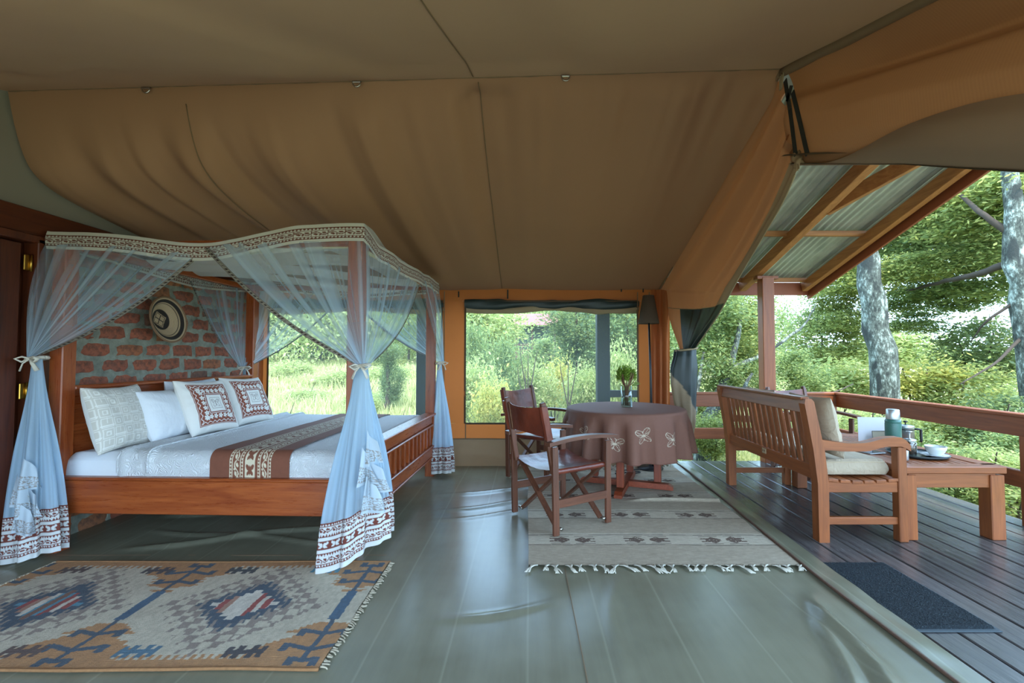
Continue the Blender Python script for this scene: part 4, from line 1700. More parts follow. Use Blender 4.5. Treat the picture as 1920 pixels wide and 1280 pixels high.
    h1[2] = .025
    t2 = np.array((BL + .085, BWID + .04, 1.21))
    t3 = np.array((-.02, BWID - .09, 1.16))
    curtain(0, t0, .70, 1.03, h0, .155, .085, -.05, lift=.08, lift_dir=0., nf=6, seed=3, cascade=(.50, .80, -1.25, .11))
    curtain(1, t1, 1.03, 1.28, h1, .190, .105, .10, lift=.20, lift_dir=.25, nf=6, seed=17, cascade=(.36, .72, -.95, .10))
    curtain(2, t2, .76, 1.02, (BL + .12, BWID + .01, .03), .13, .085, -.5, lift=.03, lift_dir=0., nf=5, seed=29)
    curtain(3, t3, 1.05, .86, (-.02, BWID + .02, .06), .07, .05, 0., nf=4, seed=41)


net()
# ------------------------------------------------------------------ rugs and mat
def fringe(mb, p0, p1, n, L, seed, sag=0.0, z=.02, spread=.4, r=.005):
    g = np.random.default_rng(seed)
    p0, p1 = np.array(p0, float), np.array(p1, float)
    d = (p1 - p0) / np.linalg.norm(p1 - p0)
    out = np.array((d[1], -d[0], 0))
    for i in range(n):
        b = p0 + (p1 - p0) * (i + g.uniform(.1, .9)) / n
        th = .6 * math.sin(i * .9) + g.normal(0, spread * .6)
        l = L * g.uniform(.6, 1.15)
        pts = []
        for q in np.linspace(0, 1, 5):
            a = th * q + .5 * math.sin(q * 4 + i) * spread
            pts.append(b + out * l * q + d * l * .7 * math.sin(a) * q + np.array((0, 0, z * (1 - q) * .3 + .003 * g.random())))
        mb.tube(pts, [r, r, r * .9, r * .8, r * .6], 4)


def weave_mat(name, sc=240):
    k = N(name)
    col = k.attr().outputs['Color']
    n = k.noise(k.coord('Object', (1, 1, 1)), 60, 4, .7)
    n2 = k.noise(k.coord('Object', (18, 220, 1)), 1, 2)
    col = k.mix(k.math('MULTIPLY', n, .42), col, lin('3f3a34'))
    col = k.mix(k.math('MULTIPLY', n2, .22), col, lin('a79b88'))
    return k.done(k.bsdf(col, .95, k.bump(k.math('ADD', n2, k.noise(k.coord(), 170, 2)), .6, .004)))


def kilim():
    o = thing('kilim_rug', 'patterned kilim rug with blue and orange motifs on cream in front of the bed', 'rug', (-1.86, 2.31, .02))
    nx, ny = 520, 250
    w, h = 2.04, .94
    U, V = np.meshgrid(np.linspace(-w / 2, w / 2, nx), np.linspace(-h / 2, h / 2, ny))
    u = U + .004 * (vnoise(V * 130, U * 40, 3) - .5) + .006 * (vnoise(V * 30, U * 10, 7) - .5)
    v = V + .006 * (vnoise(U * 150, V * 30, 4) - .5)
    CR, OR, MAU, NAVY, TEAL, RED, PLUM, WHT = 'c9bfa9', 'b58252', '93867c', '2f4c62', '4a8fa5', '9a3c3c', '54403f', 'd8d0c0'
    col = np.broadcast_to(np.array(lin(CR)), U.shape + (3,)).copy()

    def put(m, c):
        col[m] = np.array(lin(c))
    def st(a, s):
        return np.round(a / s) * s
    su, sv = st(u, .022), st(v, .030)
    put(np.abs(v) > h / 2 - .055, OR)
    put((np.abs(v) > h / 2 - .085) & ((u / .035 % 1) < .5), OR)
    for c in (-1.06, -.09, .93):
        wid = .03 + .20 * sstep(.10, .44, np.abs(sv)) + .04 * (np.floor(np.abs(v) / .06) % 2)
        m = (np.abs(su - c) < wid) & (np.abs(v) > .16)
        put(m, OR)
        m2 = (np.abs(su - c) < wid + .025) & (np.abs(v) > .12) & ((v / .06 % 1) < .4) & (np.abs(v) < .36)
        put(m2, OR)
        put((np.abs(u - c) < .012) & (np.abs(v) < .42), NAVY)
        put((np.abs(u - c) < .026) & (np.abs(v) < .13), '2f5a78')
        for s in (-1, 1):
            for vv, ww in ((.24, .10), (.35, .12), (.42, .05)):
                arm = (np.abs(v - s * (vv - .25 * np.abs(u - c))) < .013) & (np.abs(u - c) < ww)
                tip = (np.abs(v - s * (vv - .25 * ww + .018)) < .026) & (np.abs(np.abs(u - c) - ww) < .018)
                put(arm | tip, NAVY)
    for c, cen in ((-.56, TEAL), (.43, WHT)):
        du, dv = np.abs(su - c), np.abs(sv)
        dia = du / .40 + dv / .40
        put((dia < .74), MAU)
        hook = (dia >= .74) & (dia < 1.05) & ((np.floor((u - c) / .05) + np.floor(v / .05)) % 2 < .5)
        put(hook, MAU)
        put((dia > .93) & (dia < 1.0) & ((np.floor(u / .03) % 3) < 1), CR)
        put((dia > .60) & (dia < .72) & ((np.floor((u) / .045) + np.floor(v / .06)) % 2 < .5), CR)
        put(dia < .50, NAVY)
        put((dia >= .50) & (dia < .60) & ((u - c) / .04 % 1 < .55), NAVY)
        inn = np.abs(u - c) / .27 + np.abs(sv) / .22 < .62
        put(inn, cen)
        for k_, cc in ((-.11, RED), (-.08, 'a87d6a'), (-.05, WHT), (.055, RED), (.085, WHT), (.11, RED), (.0, '7d5648' if cen == TEAL else WHT)):
            put(inn & (np.abs(u - c - k_) < .017), cc)
    for cx, cy, cc in ((-.80, .36, PLUM), (-.30, .36, '3b3842'), (.19, .36, '2e3b45'), (.68, .36, TEAL), (-.80, -.36, PLUM), (-.29, -.36, PLUM), (.20, -.36, '3f6f88'), (.66, -.37, '30323f'), (.20, .0, NAVY)):
        if (cx, cy) == (.20, .0):
            continue
        a, b = u - cx, v - cy
        m = (np.abs(b) < .014) & (np.abs(a) < .075)
        m |= (np.abs(np.abs(a) - .03) < .014) & (np.abs(b) < .042)
        m |= (np.abs(np.abs(a) - .07) < .012) & (np.abs(np.abs(b) - .018) < .018)
        put(m, cc)
    col *= (.86 + .28 * vnoise(U * 90, V * 45, 8))[..., None]
    shear = np.where(V < 0, 0, 0)
    Z = .006 + .004 * vnoise(U * 8, V * 8, 3) + .004 * sstep(w / 2 - .08, w / 2, U) * vnoise(V * 18, seed=2)
    mb = MB()
    mb.grid(np.stack([U + .012 * (vnoise(V * 5, seed=5) - .5), V + .015 * (vnoise(U * 3, seed=6) - .5), Z], -1), col=np.clip(col, 0, 1))
    mb.build('pile', weave_mat('kilim_wool'), o)
    mb = MB()
    for s in (-1, 1):
        a, b = ((w / 2, h / 2, 0), (w / 2, -h / 2, 0)) if s > 0 else ((-w / 2, -h / 2, 0), (-w / 2, h / 2, 0))
        fringe(mb, b if s > 0 else b, a if s > 0 else a, 60, .028, 3 + s, spread=.5)
    mb.build('fringe', cloth('kilim_fringe', 'a89c86', var=.2), o, kind='stuff')
    mb = MB()
    for y in (-h / 2, h / 2):
        xs = np.linspace(-w / 2, w / 2, 90)
        mb.tube(np.stack([xs, y + .015 * (vnoise(xs * 3, seed=6) - .5), np.full(90, .006)], 1), .007, 5)
    mb.build('selvedge', plain('kilim_edge', '8a623e', .95, var=.3, scale=60), o)


kilim()


def flat_rug():
    o = thing('flatweave_rug', 'grey and beige striped flatweave rug with brown motifs under the round table', 'rug', (.83, 3.95, .02))
    nx, ny = 400, 560
    w, h = 1.66, 2.42
    U, V = np.meshgrid(np.linspace(-w / 2, w / 2, nx), np.linspace(-h / 2, h / 2, ny))
    yw = V + h / 2                    # metres from the near end
    col = np.broadcast_to(np.array(lin('93897c')), U.shape + (3,)).copy()
    col[:] = np.where((yw % .49 > .30)[..., None], np.array(lin('cfc2ac')), np.array(lin('b9a992')))

    def put(m, c):
        col[m] = np.array(lin(c))
    lines = (.29, .455, .78, .945, 1.27, 1.435, 1.76, 1.93, 2.2)
    wob = .004 * (vnoise(U * 14, V * 3, 2) - .5)
    for i, l in enumerate(lines):
        put(np.abs(yw - l - wob) < .004, '4e463f')
    for r_, yc in enumerate((.37, .86, 1.35, 1.85, 2.28)):
        for xc in (-.53, -.02, .50):
            for s in (-1, 1):
                a, b = (U - xc - s * .07) * s, yw - yc
                m = (np.abs(a) < .052) & (np.abs(b) < .045 * (1.1 - np.abs(a) / .06))
                m |= (a > -.01) & (a < .085) & (np.abs(np.abs(b) - .022) < .010)
                put(m & (vnoise(U * 120, V * 160, 3) > .16), '5d4438')
                put((np.abs(np.abs(b) - .056) < .0035) & (a > -.05) & (a < .08), '75675c')
    col *= (.84 + .30 * vnoise(U * 30, V * 160, 8))[..., None]
    Z = .004 + .004 * vnoise(U * 5, V * 6, 3)
    Z += .022 * np.exp(-((yw - 1.20 - .03 * np.sin(U * 4)) / .022) ** 2) * sstep(-.05, .25, U)
    Z += .006 * np.exp(-((yw - .42) / .05) ** 2) * np.exp(-((U - .55) / .12) ** 2)
    mb = MB()
    mb.grid(np.stack([U + .012 * (vnoise(V * 2, seed=15) - .5), V + .02 * (vnoise(U * 2.3, seed=16) - .5), Z], -1), col=np.clip(col, 0, 1))
    mb.build('weave', weave_mat('flatweave_wool'), o)
    mb = MB()
    g = np.random.default_rng(5)
    for end, sgn in ((-h / 2, -1), (h / 2, 1)):
        for t in range(24):
            xc = -w / 2 + w * (t + .5) / 24 + g.normal(0, .006)
            th = g.normal(0, .45)
            L = g.uniform(.055, .095)
            for q in range(6):
                b = np.array((xc + g.uniform(-.028, .028), end, .006))
                knot = np.array((xc + .025 * math.sin(th), end + sgn * L * .45, .008))
                tip = knot + np.array((L * .6 * math.sin(th) + g.normal(0, .012), sgn * L * (.5 + .2 * math.cos(th)), -.003))
                mb.tube([b, (b + knot) / 2 + np.array((0, 0, .004)), knot, (knot + tip) / 2 + np.array((g.normal(0, .006), 0, .003)), tip], [.005, .0045, .0055, .0045, .003], 4)
    mb.build('fringe', cloth('flatweave_fringe', 'c8c2b2', var=.15), o, kind='stuff')


flat_rug()


def doormat():
    o = thing('doormat', 'dark blue-grey bristle doormat on the deck beside the tent edge', 'doormat', (1.985, 2.47, .0))
    k = N('mat_pile')
    n = k.noise(k.coord(), 240, 3, .7)
    col = k.ramp(n, [(.46, lin('0c151c')), (.60, lin('182830')), (.72, lin('6f7a80'))])
    M = k.done(k.bsdf(col, .95, k.bump(n, .8, .01)))
    U, V = np.meshgrid(np.linspace(-.205, .205, 100), np.linspace(-.335, .335, 150))
    ed = sstep(0, .012, np.minimum(.205 - np.abs(U), .335 - np.abs(V)))
    mb = MB()
    mb.grid(np.stack([U + .05 * 0, V, .004 + .012 * ed + .004 * RNG.random(U.shape) * ed], -1))
    mb.build('pile', M, o)
    mb = MB()
    mb.box((0, 0, .004), (.435, .70, .006), ch=.002)
    mb.build('rubber_edge', plain('mat_rubber', '3a444a', .7), o)


doormat()


# ------------------------------------------------------------------ leather director's chairs
def leather():
    k = N('leather')
    n = k.noise(k.coord(), 3.2, 4, .6)
    n2 = k.noise(k.coord(), 60, 3, .6)
    col = k.ramp(n, [(.3, lin('4a1f16')), (.6, lin('7a3a28')), (.8, lin('925040'))])
    r = k.math('ADD', k.math('MULTIPLY', n2, .15), .24)
    return k.done(k.bsdf(col, r, k.bump(k.math('ADD', n2, k.math('MULTIPLY', k.noise(k.coord(), 9, 2), 2.5)), .25, .006)))


def director_chair(label, loc, rz_):
    M = leather()
    c = thing('director_chair', label, 'chair', loc, rz_, "leather director's chairs")
    hw = .285
    xr, xf = -.235, .245
    for s in (-1, 1):
        y = s * hw
        for x, nm in ((xf, 'leg'), (xr, 'leg')):
            mb = MB()
            mb.bar((x, y, 0), (x - (.012 if x < 0 else 0), y, .615), .026, .048, up=(1, 0, 0), ch=.003)
            mb.build(nm, CHAIRW['z'], c)
        mb = MB()
        mb.bar((xr + .0, y - s * .030, .42), (xr - .095, y - s * .030, .925), .034, .040, up=(1, 0, 0), ch=.005)
        mb.build('back_upright', CHAIRW['z'], c)
        # bowed armrest
        n = 16
        xs = np.linspace(xr - .075, xf + .085, n)
        zz = .630 + .030 * np.sin(PI * np.linspace(.05, .95, n)) - .008
        poly = list(zip(xs, zz)) + list(zip(xs[::-1], zz[::-1] + .026))
        mb = MB()
        mb.prism(poly, (0, y, 0), (1, 0, 0), (0, 0, 1), (0, 1, 0), .066)
        mb.build('armrest', CHAIRW['x'], c)
        mb = MB()
        mb.bar((xr, y, .215), (xf, y, .215), .022, .058, ch=.003)
        mb.build('stretcher', CHAIRW['x'], c)
        mb = MB()
        mb.tube([(xr, s * (hw - .03), .43), (xf + .01, s * (hw - .03), .43)], .016, 8)
        mb.build('seat_rod', CHAIRW['x'], c)
    for x in (xr + .045, xf - .035):
        for s, dx in ((1, -.012), (-1, .012)):
            mb = MB()
            mb.bar((x + dx, -s * (hw - .03), .035), (x + dx, s * (hw - .03), .43), .020, .042, up=(1, 0, 0), ch=.003)
            mb.build('cross_leg', CHAIRW['z'], c)
        mb = MB()
        mb.tube([(x - .026, 0, .2325), (x + .026, 0, .2325)], .010, 8)
        mb.build('pivot_bolt', M_METAL, c)
    for x in (xr + .045, xf - .035):
        for s in (-1, 1):
            mb = MB()
            mb.tube([(x, s * (hw - .045), .035), (x, s * (hw + .004), .035)], .012, 8)
            mb.build('foot_peg', M_METAL, c)
    # seat sling
    Y, X = np.meshgrid(np.linspace(-1, 1, 40), np.linspace(xr - .005, xf + .03, 30))
    Z = .452 - .038 * (1 - Y ** 2) + .004 * (vnoise(X * 20, Y * 6, 3) - .5)
    P = np.stack([X, Y * (hw - .022), Z], -1)
    mb = MB()
    mb.grid(P)
    lip = np.stack([P[-1] + np.array((.006 * math.sin(q * 3), 0, -.035 * q)) for q in np.linspace(0, 1, 5)])
    mb.grid(lip)
    for s, j in ((-1, 0), (1, -1)):
        e = P[:, j]
        wr = [e + np.array((0, s * .018 * math.sin(a), -.020 + .020 * math.cos(a))) for a in np.linspace(0, PI, 7)]
        mb.grid(np.array(wr), flip=s > 0)
    mb.build('seat', M, c)
    # back sling with sewn sleeves round the uprights
    Y, Zq = np.meshgrid(np.linspace(-1, 1, 46), np.linspace(0, 1, 24))
    z = .665 + .235 * Zq - .012 * (1 - Y ** 2) * (2 * Zq - 1) * 2
    xb = xr - .095 * (z - .42) / .505
    X = xb + .022 - .055 * (1 - Y ** 2) + .006 * (vnoise(Y * 4, Zq * 3, 5) - .5)
    F = np.stack([X, Y * (hw - .005), z], -1)
    B = F.copy()
    B[..., 0] -= .004 + .044 * sstep(.86, .90, np.abs(Y))
    mb = MB()
    mb.grid(F, flip=True)
    mb.grid(B)
    for j in (0, -1):
        mb.grid(np.stack([F[:, j], (F[:, j] + B[:, j]) / 2 + np.array((0, (.01 if j else -.01), 0)), B[:, j]]), flip=(j == -1))
    for i in (0, -1):
        mb.grid(np.stack([F[i], B[i]]))
    mb.build('backrest', M, c)
    mb = MB()
    for s in (-1, 1):
        j = int(45 * (.5 + s * .43))
        mb.tube(B[1:-1, j] - np.array((.002, 0, 0)), .0022, 4)
        mb.tube(F[1:-1, j] + np.array((.002, 0, 0)), .0022, 4)
    mb.build('stitching', plain('thread', 'b08a6a', .8), c)
    return c


ch1 = director_chair("dark wooden director's chair with leather sling on the striped rug, back to the bed", (.245, 3.535, .03), math.radians(32))
CH[ch1.name] = kids(ch1)
ch2 = copy_tree(ch1, (.15, 4.82, .025), math.radians(-36), "wooden director's chair with shiny leather back behind the round table, against the window")
ch3 = copy_tree(ch1, (3.12, 4.98, .0), math.radians(-75), "leather director's chair out on the deck behind the slatted bench by the railing")


# ------------------------------------------------------------------ round table with cloth, vase
TAB = (.945, 4.38)
TZ = .79


def round_table():
    t = thing('round_table', 'round table with four square legs on a crossed wooden foot, under a brown cloth', 'table', (*TAB, .03), math.radians(24))
    mb = MB()
    mb.lathe([(.01, TZ - .065), (.525, TZ - .065), (.53, TZ - .06), (.53, TZ - .04), (.01, TZ - .038)], n=48)
    mb.build('tabletop', TABW['x'], t)
    for i in range(4):
        a = i * PI / 2 + PI / 4
        mb = MB()
        mb.box((.30 * math.cos(a), .30 * math.sin(a), .40), (.066, .066, .66), Matrix.Rotation(a, 3, 'Z'), ch=.005)
        mb.build('leg', TABW['z'], t)
    for i in range(2):
        a = i * PI / 2 + PI / 4
        d = np.array((math.cos(a), math.sin(a), 0))
        mb = MB()
        poly = [(-.44, .0), (.44, .0), (.44, .028), (.40, .052), (-.40, .052), (-.44, .028)]
        mb.prism(poly, (0, 0, .004 + .002 * i), d, (0, 0, 1), np.cross(d, (0, 0, 1)), .07)
        mb.build('cross_foot', TABW['x'], t)
    mb = MB()
    mb.bar((-.3, 0, .68), (.3, 0, .68), .06, .06)
    mb.build('apron', TABW['x'], t)

    c = thing('tablecloth', 'brown tablecloth embroidered with pale butterfly outlines, draped over the round table', 'tablecloth', (*TAB, TZ))
    R, drop = .548, .405
    nphi, nt_, nd = 1300, 16, 108
    phi = np.linspace(0, 2 * PI, nphi, endpoint=False)
    rows = []
    for q in np.linspace(.002, 1, nt_):
        rows.append(np.stack([R * q * np.cos(phi), R * q * np.sin(phi), np.full(nphi, .0) - .004 * (q > .99)], 1))
    fl = .55 * np.sin(15 * phi + 1.2 * np.sin(3 * phi)) + .35 * np.sin(22 * phi + 2 * np.sin(2 * phi) + 1)
    fl = np.sign(fl) * np.abs(fl) ** .8
    colr = [np.zeros((nphi, 3)) + np.array(lin('7c5344')) for _ in range(nt_)]
    sx = phi * R
    for q in np.linspace(0, 1, nd)[1:]:
        roll = min(1, q / .06)
        rr = R + .008 + .012 * math.sin(roll * PI / 2) + (.016 + .080 * q) * (.35 + .65 * fl) * sstep(0, .35, q) + .01 * q
        z = -.004 - drop * q + .012 * q * (vnoise(phi * 3, seed=2) - .5)
        rows.append(np.stack([rr * np.cos(phi), rr * np.sin(phi), z], 1))
        m = np.zeros(nphi, bool)
        nb = 13
        for b in range(nb):
            pc = 2 * PI * b / nb + .06 * math.sin(b * 5) - .05
            zc = .52 + .10 * math.sin(b * 2.3)
            rot = .35 * math.sin(b * 3.7)
            dx = ((phi - pc + PI) % (2 * PI) - PI) * R / .068
            dy = -(q - zc) * drop / .068
            x_, y_ = dx * math.cos(rot) - dy * math.sin(rot), dx * math.sin(rot) + dy * math.cos(rot)
            ax = np.abs(x_)
            near = (ax < 1.3) & (np.abs(y_) < 1.3)
            e1, e2 = ell(ax, y_, .44, .40, .58, .34, .75), ell(ax, y_, .36, -.40, .50, .27, -.8)
            ol = (np.abs(e1) < .055) | (np.abs(e2) < .06) | ((ax < .03) & (np.abs(y_) < .6))
            ol |= (np.abs(y_ - .9 * ax) < .03) & (e1 < 0) | (np.abs(y_ + .9 * ax) < .03) & (e2 < 0)
            ol |= (np.abs(y_ - .45 * ax) < .03) & (e1 < 0)
            m |= near & ol
        cc = np.where(m[:, None], np.array(lin('cdbfa8')), np.array(lin('7c5344')))
        colr.append(cc)
    mb = MB()
    mb.grid(np.array(rows), col=np.array(colr), wrap=True)
    mb.build('cloth', cloth('tablecloth_linen', 'ffffff', .12, attr=True, var=.06, rough=.75), c)
    mb = MB()
    last = rows[-1]
    mb.tube(np.concatenate([last[::6], last[:1]]), .004, 5)
    mb.build('hem', cloth('tablecloth_hem', '6e4638'), c)


round_table()


def glass_mat(name='clear_glass', tint=(.92, .97, .96), a=.14):
    k = N(name)
    t = k.n('BsdfTransparent')
    t.inputs[0].default_value = (*tint, 1)
    g = k.n('BsdfGlossy')
    g.inputs['Roughness'].default_value = .04
    lw = k.n('LayerWeight')
    lw.inputs[0].default_value = .25
    f = k.math('ADD', k.math('MULTIPLY', lw.outputs[1], .55), a * .3)
    return k.done(k.mixs(f, t.outputs[0], g.outputs[0]))


M_GLASS = glass_mat()
M_WATER = glass_mat('water', (.80, .90, .86), .1)


def vase():
    p = (.955, 4.36, TZ + .002)
    v = thing('glass_vase', 'clear glass cylinder vase of water standing on the round table', 'vase', p)
    mb = MB()
    r = .054
    mb.lathe([(.001, 0), (r, 0), (r, .20), (r - .004, .20), (r - .004, .012), (.001, .010)], n=36)
    mb.build('glass', M_GLASS, v)
    mb = MB()
    mb.lathe([(.001, .013), (r - .005, .013), (r - .005, .085), (.001, .086)], n=30)
    mb.build('water', M_WATER, v)
    f = thing('plant_cutting', 'bunch of spiky green shoots on brown roots standing in the glass vase', 'plant', (p[0], p[1], p[2] + .014))
    g = np.random.default_rng(9)
    stem = plain('stem_brown', '6b4a34', .8, var=.4, scale=20)
    leafm = plain('shoot_green', '7f9a3a', .6, var=.35, scale=14)
    tips = []
    for i in range(16):
        a = g.uniform(0, 2 * PI)
        r0, r1 = g.uniform(.0, .035), g.uniform(.03, .115)
        h = g.uniform(.25, .33)
        b = np.array((r0 * math.cos(a + 2), r0 * math.sin(a + 2), .0))
        m_ = np.array((.02 * math.cos(a), .02 * math.sin(a), .18))
        e = np.array((r1 * math.cos(a), r1 * math.sin(a), h))
        tips.append(e)
        mb = MB()
        mb.tube([b, (b + m_) / 2 + g.normal(0, .004, 3), m_, (m_ + e) / 2 - np.array((0, 0, .012)), e], [.004, .005, .005, .0045, .004], 5)
        mb.build('stem', stem, f)
    for i in range(58):
        ra, rb = g.uniform(0, 2 * PI), .085 * math.sqrt(g.random())
        t = np.array((rb * math.cos(ra), rb * math.sin(ra), g.uniform(.25, .31) - rb * .4))
        hh = g.uniform(.05, .11) * (1.2 - np.hypot(t[0], t[1]) * 3)
        mb = MB()
        n = 26
        for q in range(n):
            z = q / n
            th = q * 2.4
            rr = .034 * math.sin(PI * (.15 + .8 * z))
            base = t + np.array((0, 0, hh * z))
            tip = base + np.array((rr * math.cos(th), rr * math.sin(th), .022))
            sd_ = np.array((-math.sin(th), math.cos(th), 0)) * .007
            mb.add([base - sd_ * .5, base + (tip - base) * .5 - sd_, tip, base + (tip - base) * .5 + sd_], [[0, 1, 2, 3]])
        mb.build('shoot', leafm, f)
    mb = MB()
    for th, zz, L in ((.2, .20, .10), (-.3, .215, .085), (.5, .19, .07)):
        d = np.array((math.cos(th), math.sin(th) * .6, .1))
        o = np.array((.045, -.01, zz))
        s_ = np.array((-d[1], d[0], .3)) * .022
        mb.add([o, o + d * L * .5 + s_, o + d * L, o + d * L * .5 - s_], [[0, 1, 2, 3]])
    mb.build('side_leaf', leafm, f)


vase()


# ------------------------------------------------------------------ floor lamp and cable
def lamp():
    o = thing('floor_lamp', 'slim black floor lamp with a brown tapered shade beside the window', 'floor lamp', (1.37, 5.06, .03))
    mb = MB()
    mb.lathe([(.001, 0), (.14, 0), (.14, .012), (.03, .022), (.012, .04), (.001, .042)], n=36)
    mb.build('base', M_BLACK, o)
    mb = MB()
    mb.tube([(.03, 0, .02), (.015, 0, .9), (-.005, 0, 1.80)], .0115, 10)
    mb.build('pole', M_BLACK, o)
    k = N('lamp_shade_linen')
    n = k.noise(k.coord('Object', (1, 1, 1)), 90, 2)
    M = k.done(k.mixs(.15, k.bsdf(k.mix(n, lin('4a3c30'), lin('5c4c3c')), .85), k.n('BsdfTranslucent').outputs[0]))
    mb = MB()
    mb.lathe([(.118, 1.62), (.062, 1.94), (.058, 1.94), (.114, 1.62)], c=(-.005, 0, 0), n=40)
    mb.build('lamp_shade', M, o)
    mb = MB()
    mb.lathe([(.001, 1.72), (.022, 1.72), (.022, 1.80), (.001, 1.80)], c=(-.005, 0, 0), n=12)
    mb.build('socket', M_BLACK, o)
    c = thing('power_cable', 'black power cable coiled on the rug behind the round table legs', 'cable', (1.1, 4.9, .03))
    q = np.linspace(0, 1, 90)
    x = .22 * np.sin(q * 9) * (1 - .4 * q) + .30 * q - .15
    y = .10 * np.cos(q * 7) - .10 + .2 * q
    mb = MB()
    mb.tube(np.stack([x, y, .008 + .012 * (np.sin(q * 23) > .7)], 1), .006, 6)
    mb.build('flex', M_BLACK, c)
    mb = MB()
    mb.box((.02, -.06, .014), (.05, .024, .024), Matrix.Rotation(.5, 3, 'Z'))
    mb.build('inline_switch', M_BLACK, c)


lamp()


# ------------------------------------------------------------------ slatted bench
def bench():
    X0, Y0, Y1 = 2.04, 3.16, 4.54            # rear legs
    b = thing('garden_bench', 'two-seat slatted teak bench with curved arms, facing the railing on the deck', 'bench', (X0, Y0, 0))
    L = Y1 - Y0
    dep = .555
    for y in (0, L):
        mb = MB()
        # rear post: straight leg, then leaning back
        poly = [(-.036, 0), (.036, 0), (.038, .40), (.016, .62), (-.052, .965), (-.070, .985), (-.112, .985), (-.118, .95), (-.062, .62), (-.038, .40)]
        mb.prism(poly, (0, y, 0), (1, 0, 0), (0, 0, 1), (0, 1, 0), .072)
        mb.build('rear_leg', TEAK['z'], b)
        mb = MB()
        mb.box((dep, y, .325), (.062, .066, .65), ch=.005)
        mb.build('front_leg', TEAK['z'], b)
        n = 22
        q = np.linspace(0, 1, n)
        xs = -.05 + (dep + .108) * q
        top = .700 + .010 * np.cos(q * PI * 1.1) - .025 * np.sin(PI * np.clip(q / .7, 0, 1)) + .028 * sstep(.5, .85, q) - .055 * sstep(.92, 1.0, q)
        bot = top - .060 + .015 * sstep(.92, 1, q) - .0 * q
        bot = np.minimum(bot, .655) - .02 * sstep(.2, .0, q)
        bot = np.maximum(bot, .622)
        mb = MB()
        mb.prism(list(zip(xs, bot)) + list(zip(xs[::-1], top[::-1])), (0, y, 0), (1, 0, 0), (0, 0, 1), (0, 1, 0), .068)
        mb.build('armrest', TEAK['x'], b)
        mb = MB()
        mb.box((dep / 2 + .0, y, .375), (dep - .06, .045, .075), ch=.004)
        mb.build('side_rail', TEAK['x'], b)
        mb = MB()
        mb.box((dep / 2, y, .14), (dep - .05, .03, .05), ch=.003)
        mb.build('stretcher', TEAK['x'], b)
    mb = MB()
    mb.box((dep, L / 2, .375), (.03, L - .06, .075))
    mb.build('front_rail', TEAK['y'], b)

    def lean(z):
        return np.interp(z, [.40, .62, .965], [0, -.022, -.085])
    mb = MB()
    mb.bar((lean(.925) , .03, .925), (lean(.925), L - .03, .925), .035, .095, up=(.18, 0, .98))
    mb.build('top_rail', TEAK['y'], b)
    mb = MB()
    mb.bar((lean(.96) - .01, -.0, .985), (lean(.96) - .01, L, .985), .062, .020)
    mb.build('top_cap', TEAK['y'], b)
    mb = MB()
    mb.bar((-.005, .03, .46), (-.005, L - .03, .46), .035, .10)
    mb.build('lower_rail', TEAK['y'], b)
    ns = 15
    for i in range(ns):
        y = .075 + (L - .15) * (i + .5) / ns
        mb = MB()
        mb.bar((-.008, y, .49), (lean(.90), y, .90), .046, .016, up=(1, 0, 0), ch=.003)
        mb.build('back_slat', TEAK['z'], b)
    for i in range(6):
        x = .075 + i * .083
        z = .425 - .016 * math.sin(PI * (i + .3) / 5.6)
        mb = MB()
        mb.box((x, L / 2, z), (.070, L + .06, .022), Matrix.Rotation(.04 * (2.5 - i), 3, 'Y'), ch=.003)
        mb.build('seat_slat', TEAK['y'], b)
    mb = MB()
    mb.box((-.026, L * .50, .478), (.006, .062, .045), ch=.002)
    tagp = mb.build('maker_tag', plain('tag_cream', 'b59a78', .8), b)
    tagp['label'] = 'small cream tag on the lower back rail'
    mb = MB()
    for dy in (-.014, .012):
        mb.box((-.0300, L * .50 + dy, .480), (.002, .012, .014), ch=.0005)
    mb.build('tag_mark', plain('tag_mark', '7a5a40', .8), tagp)

    M_CUSH = cloth('cushion_beige', 'b7a48a', var=.08, big=6)
    k = N('cushion_beige_creased')
    n = k.noise(k.coord('Object', (6, 2, 6)), 3, 3, .6, 1.0)
    M_SEAT = k.done(k.bsdf(k.mix(n, lin('a4947e'), lin('b4a48e')), .85, k.bump(n, .6, .02)))
    c = thing('seat_cushion', 'beige boxed seat cushion lying on the slatted bench', 'cushion', (X0 + .05, Y0 + .055, .442))
    top, side = soft_slab(0, .455, 0, L - .11, 0.0, .105, .022, 40, 90, bulge=.012, wr=.006)
    mb = MB()
    mb.grid(top)
    mb.grid(side, wrap=True, flip=True)
    mb.grid(np.stack([side[-1], np.repeat(side[-1].mean(0)[None], len(side[-1]), 0)]), wrap=True, flip=True)
    mb.build('cover', M_SEAT, c)
    mb = MB()
    for zq, rad in ((1, .005),):
        pr = side[0].copy()
        pr[:, 2] = .088
        mb.tube(np.concatenate([pr, pr[:1]])[::2], rad, 5)
    mb.build('piping', M_CUSH, c)
    for yc, lab in ((.26, 'beige back cushion leaning at the near arm of the bench'), (.98, 'beige back cushion farther along inside the bench')):
        U, V, F, B = pillow_grid(.50, .44, .14, 40, .06, 4, .012)
        Rm = Matrix.Rotation(PI / 2, 4, 'Z') @ Matrix.Rotation(PI / 2 - .20, 4, 'X')
        Mx = np.array(Rm)[:3, :3]
        p = thing('back_cushion', lab, 'cushion', (X0 + .135, Y0 + yc, .775 if False else .775))
        mb = MB()
        mb.grid(F @ Mx.T)
        mb.grid(B @ Mx.T, flip=True)
        mb.build('cover', M_SEAT, p)


bench()


# ------------------------------------------------------------------ coffee table and tea things
CT = (2.62, 3.16, 3.335, 4.50, .51)


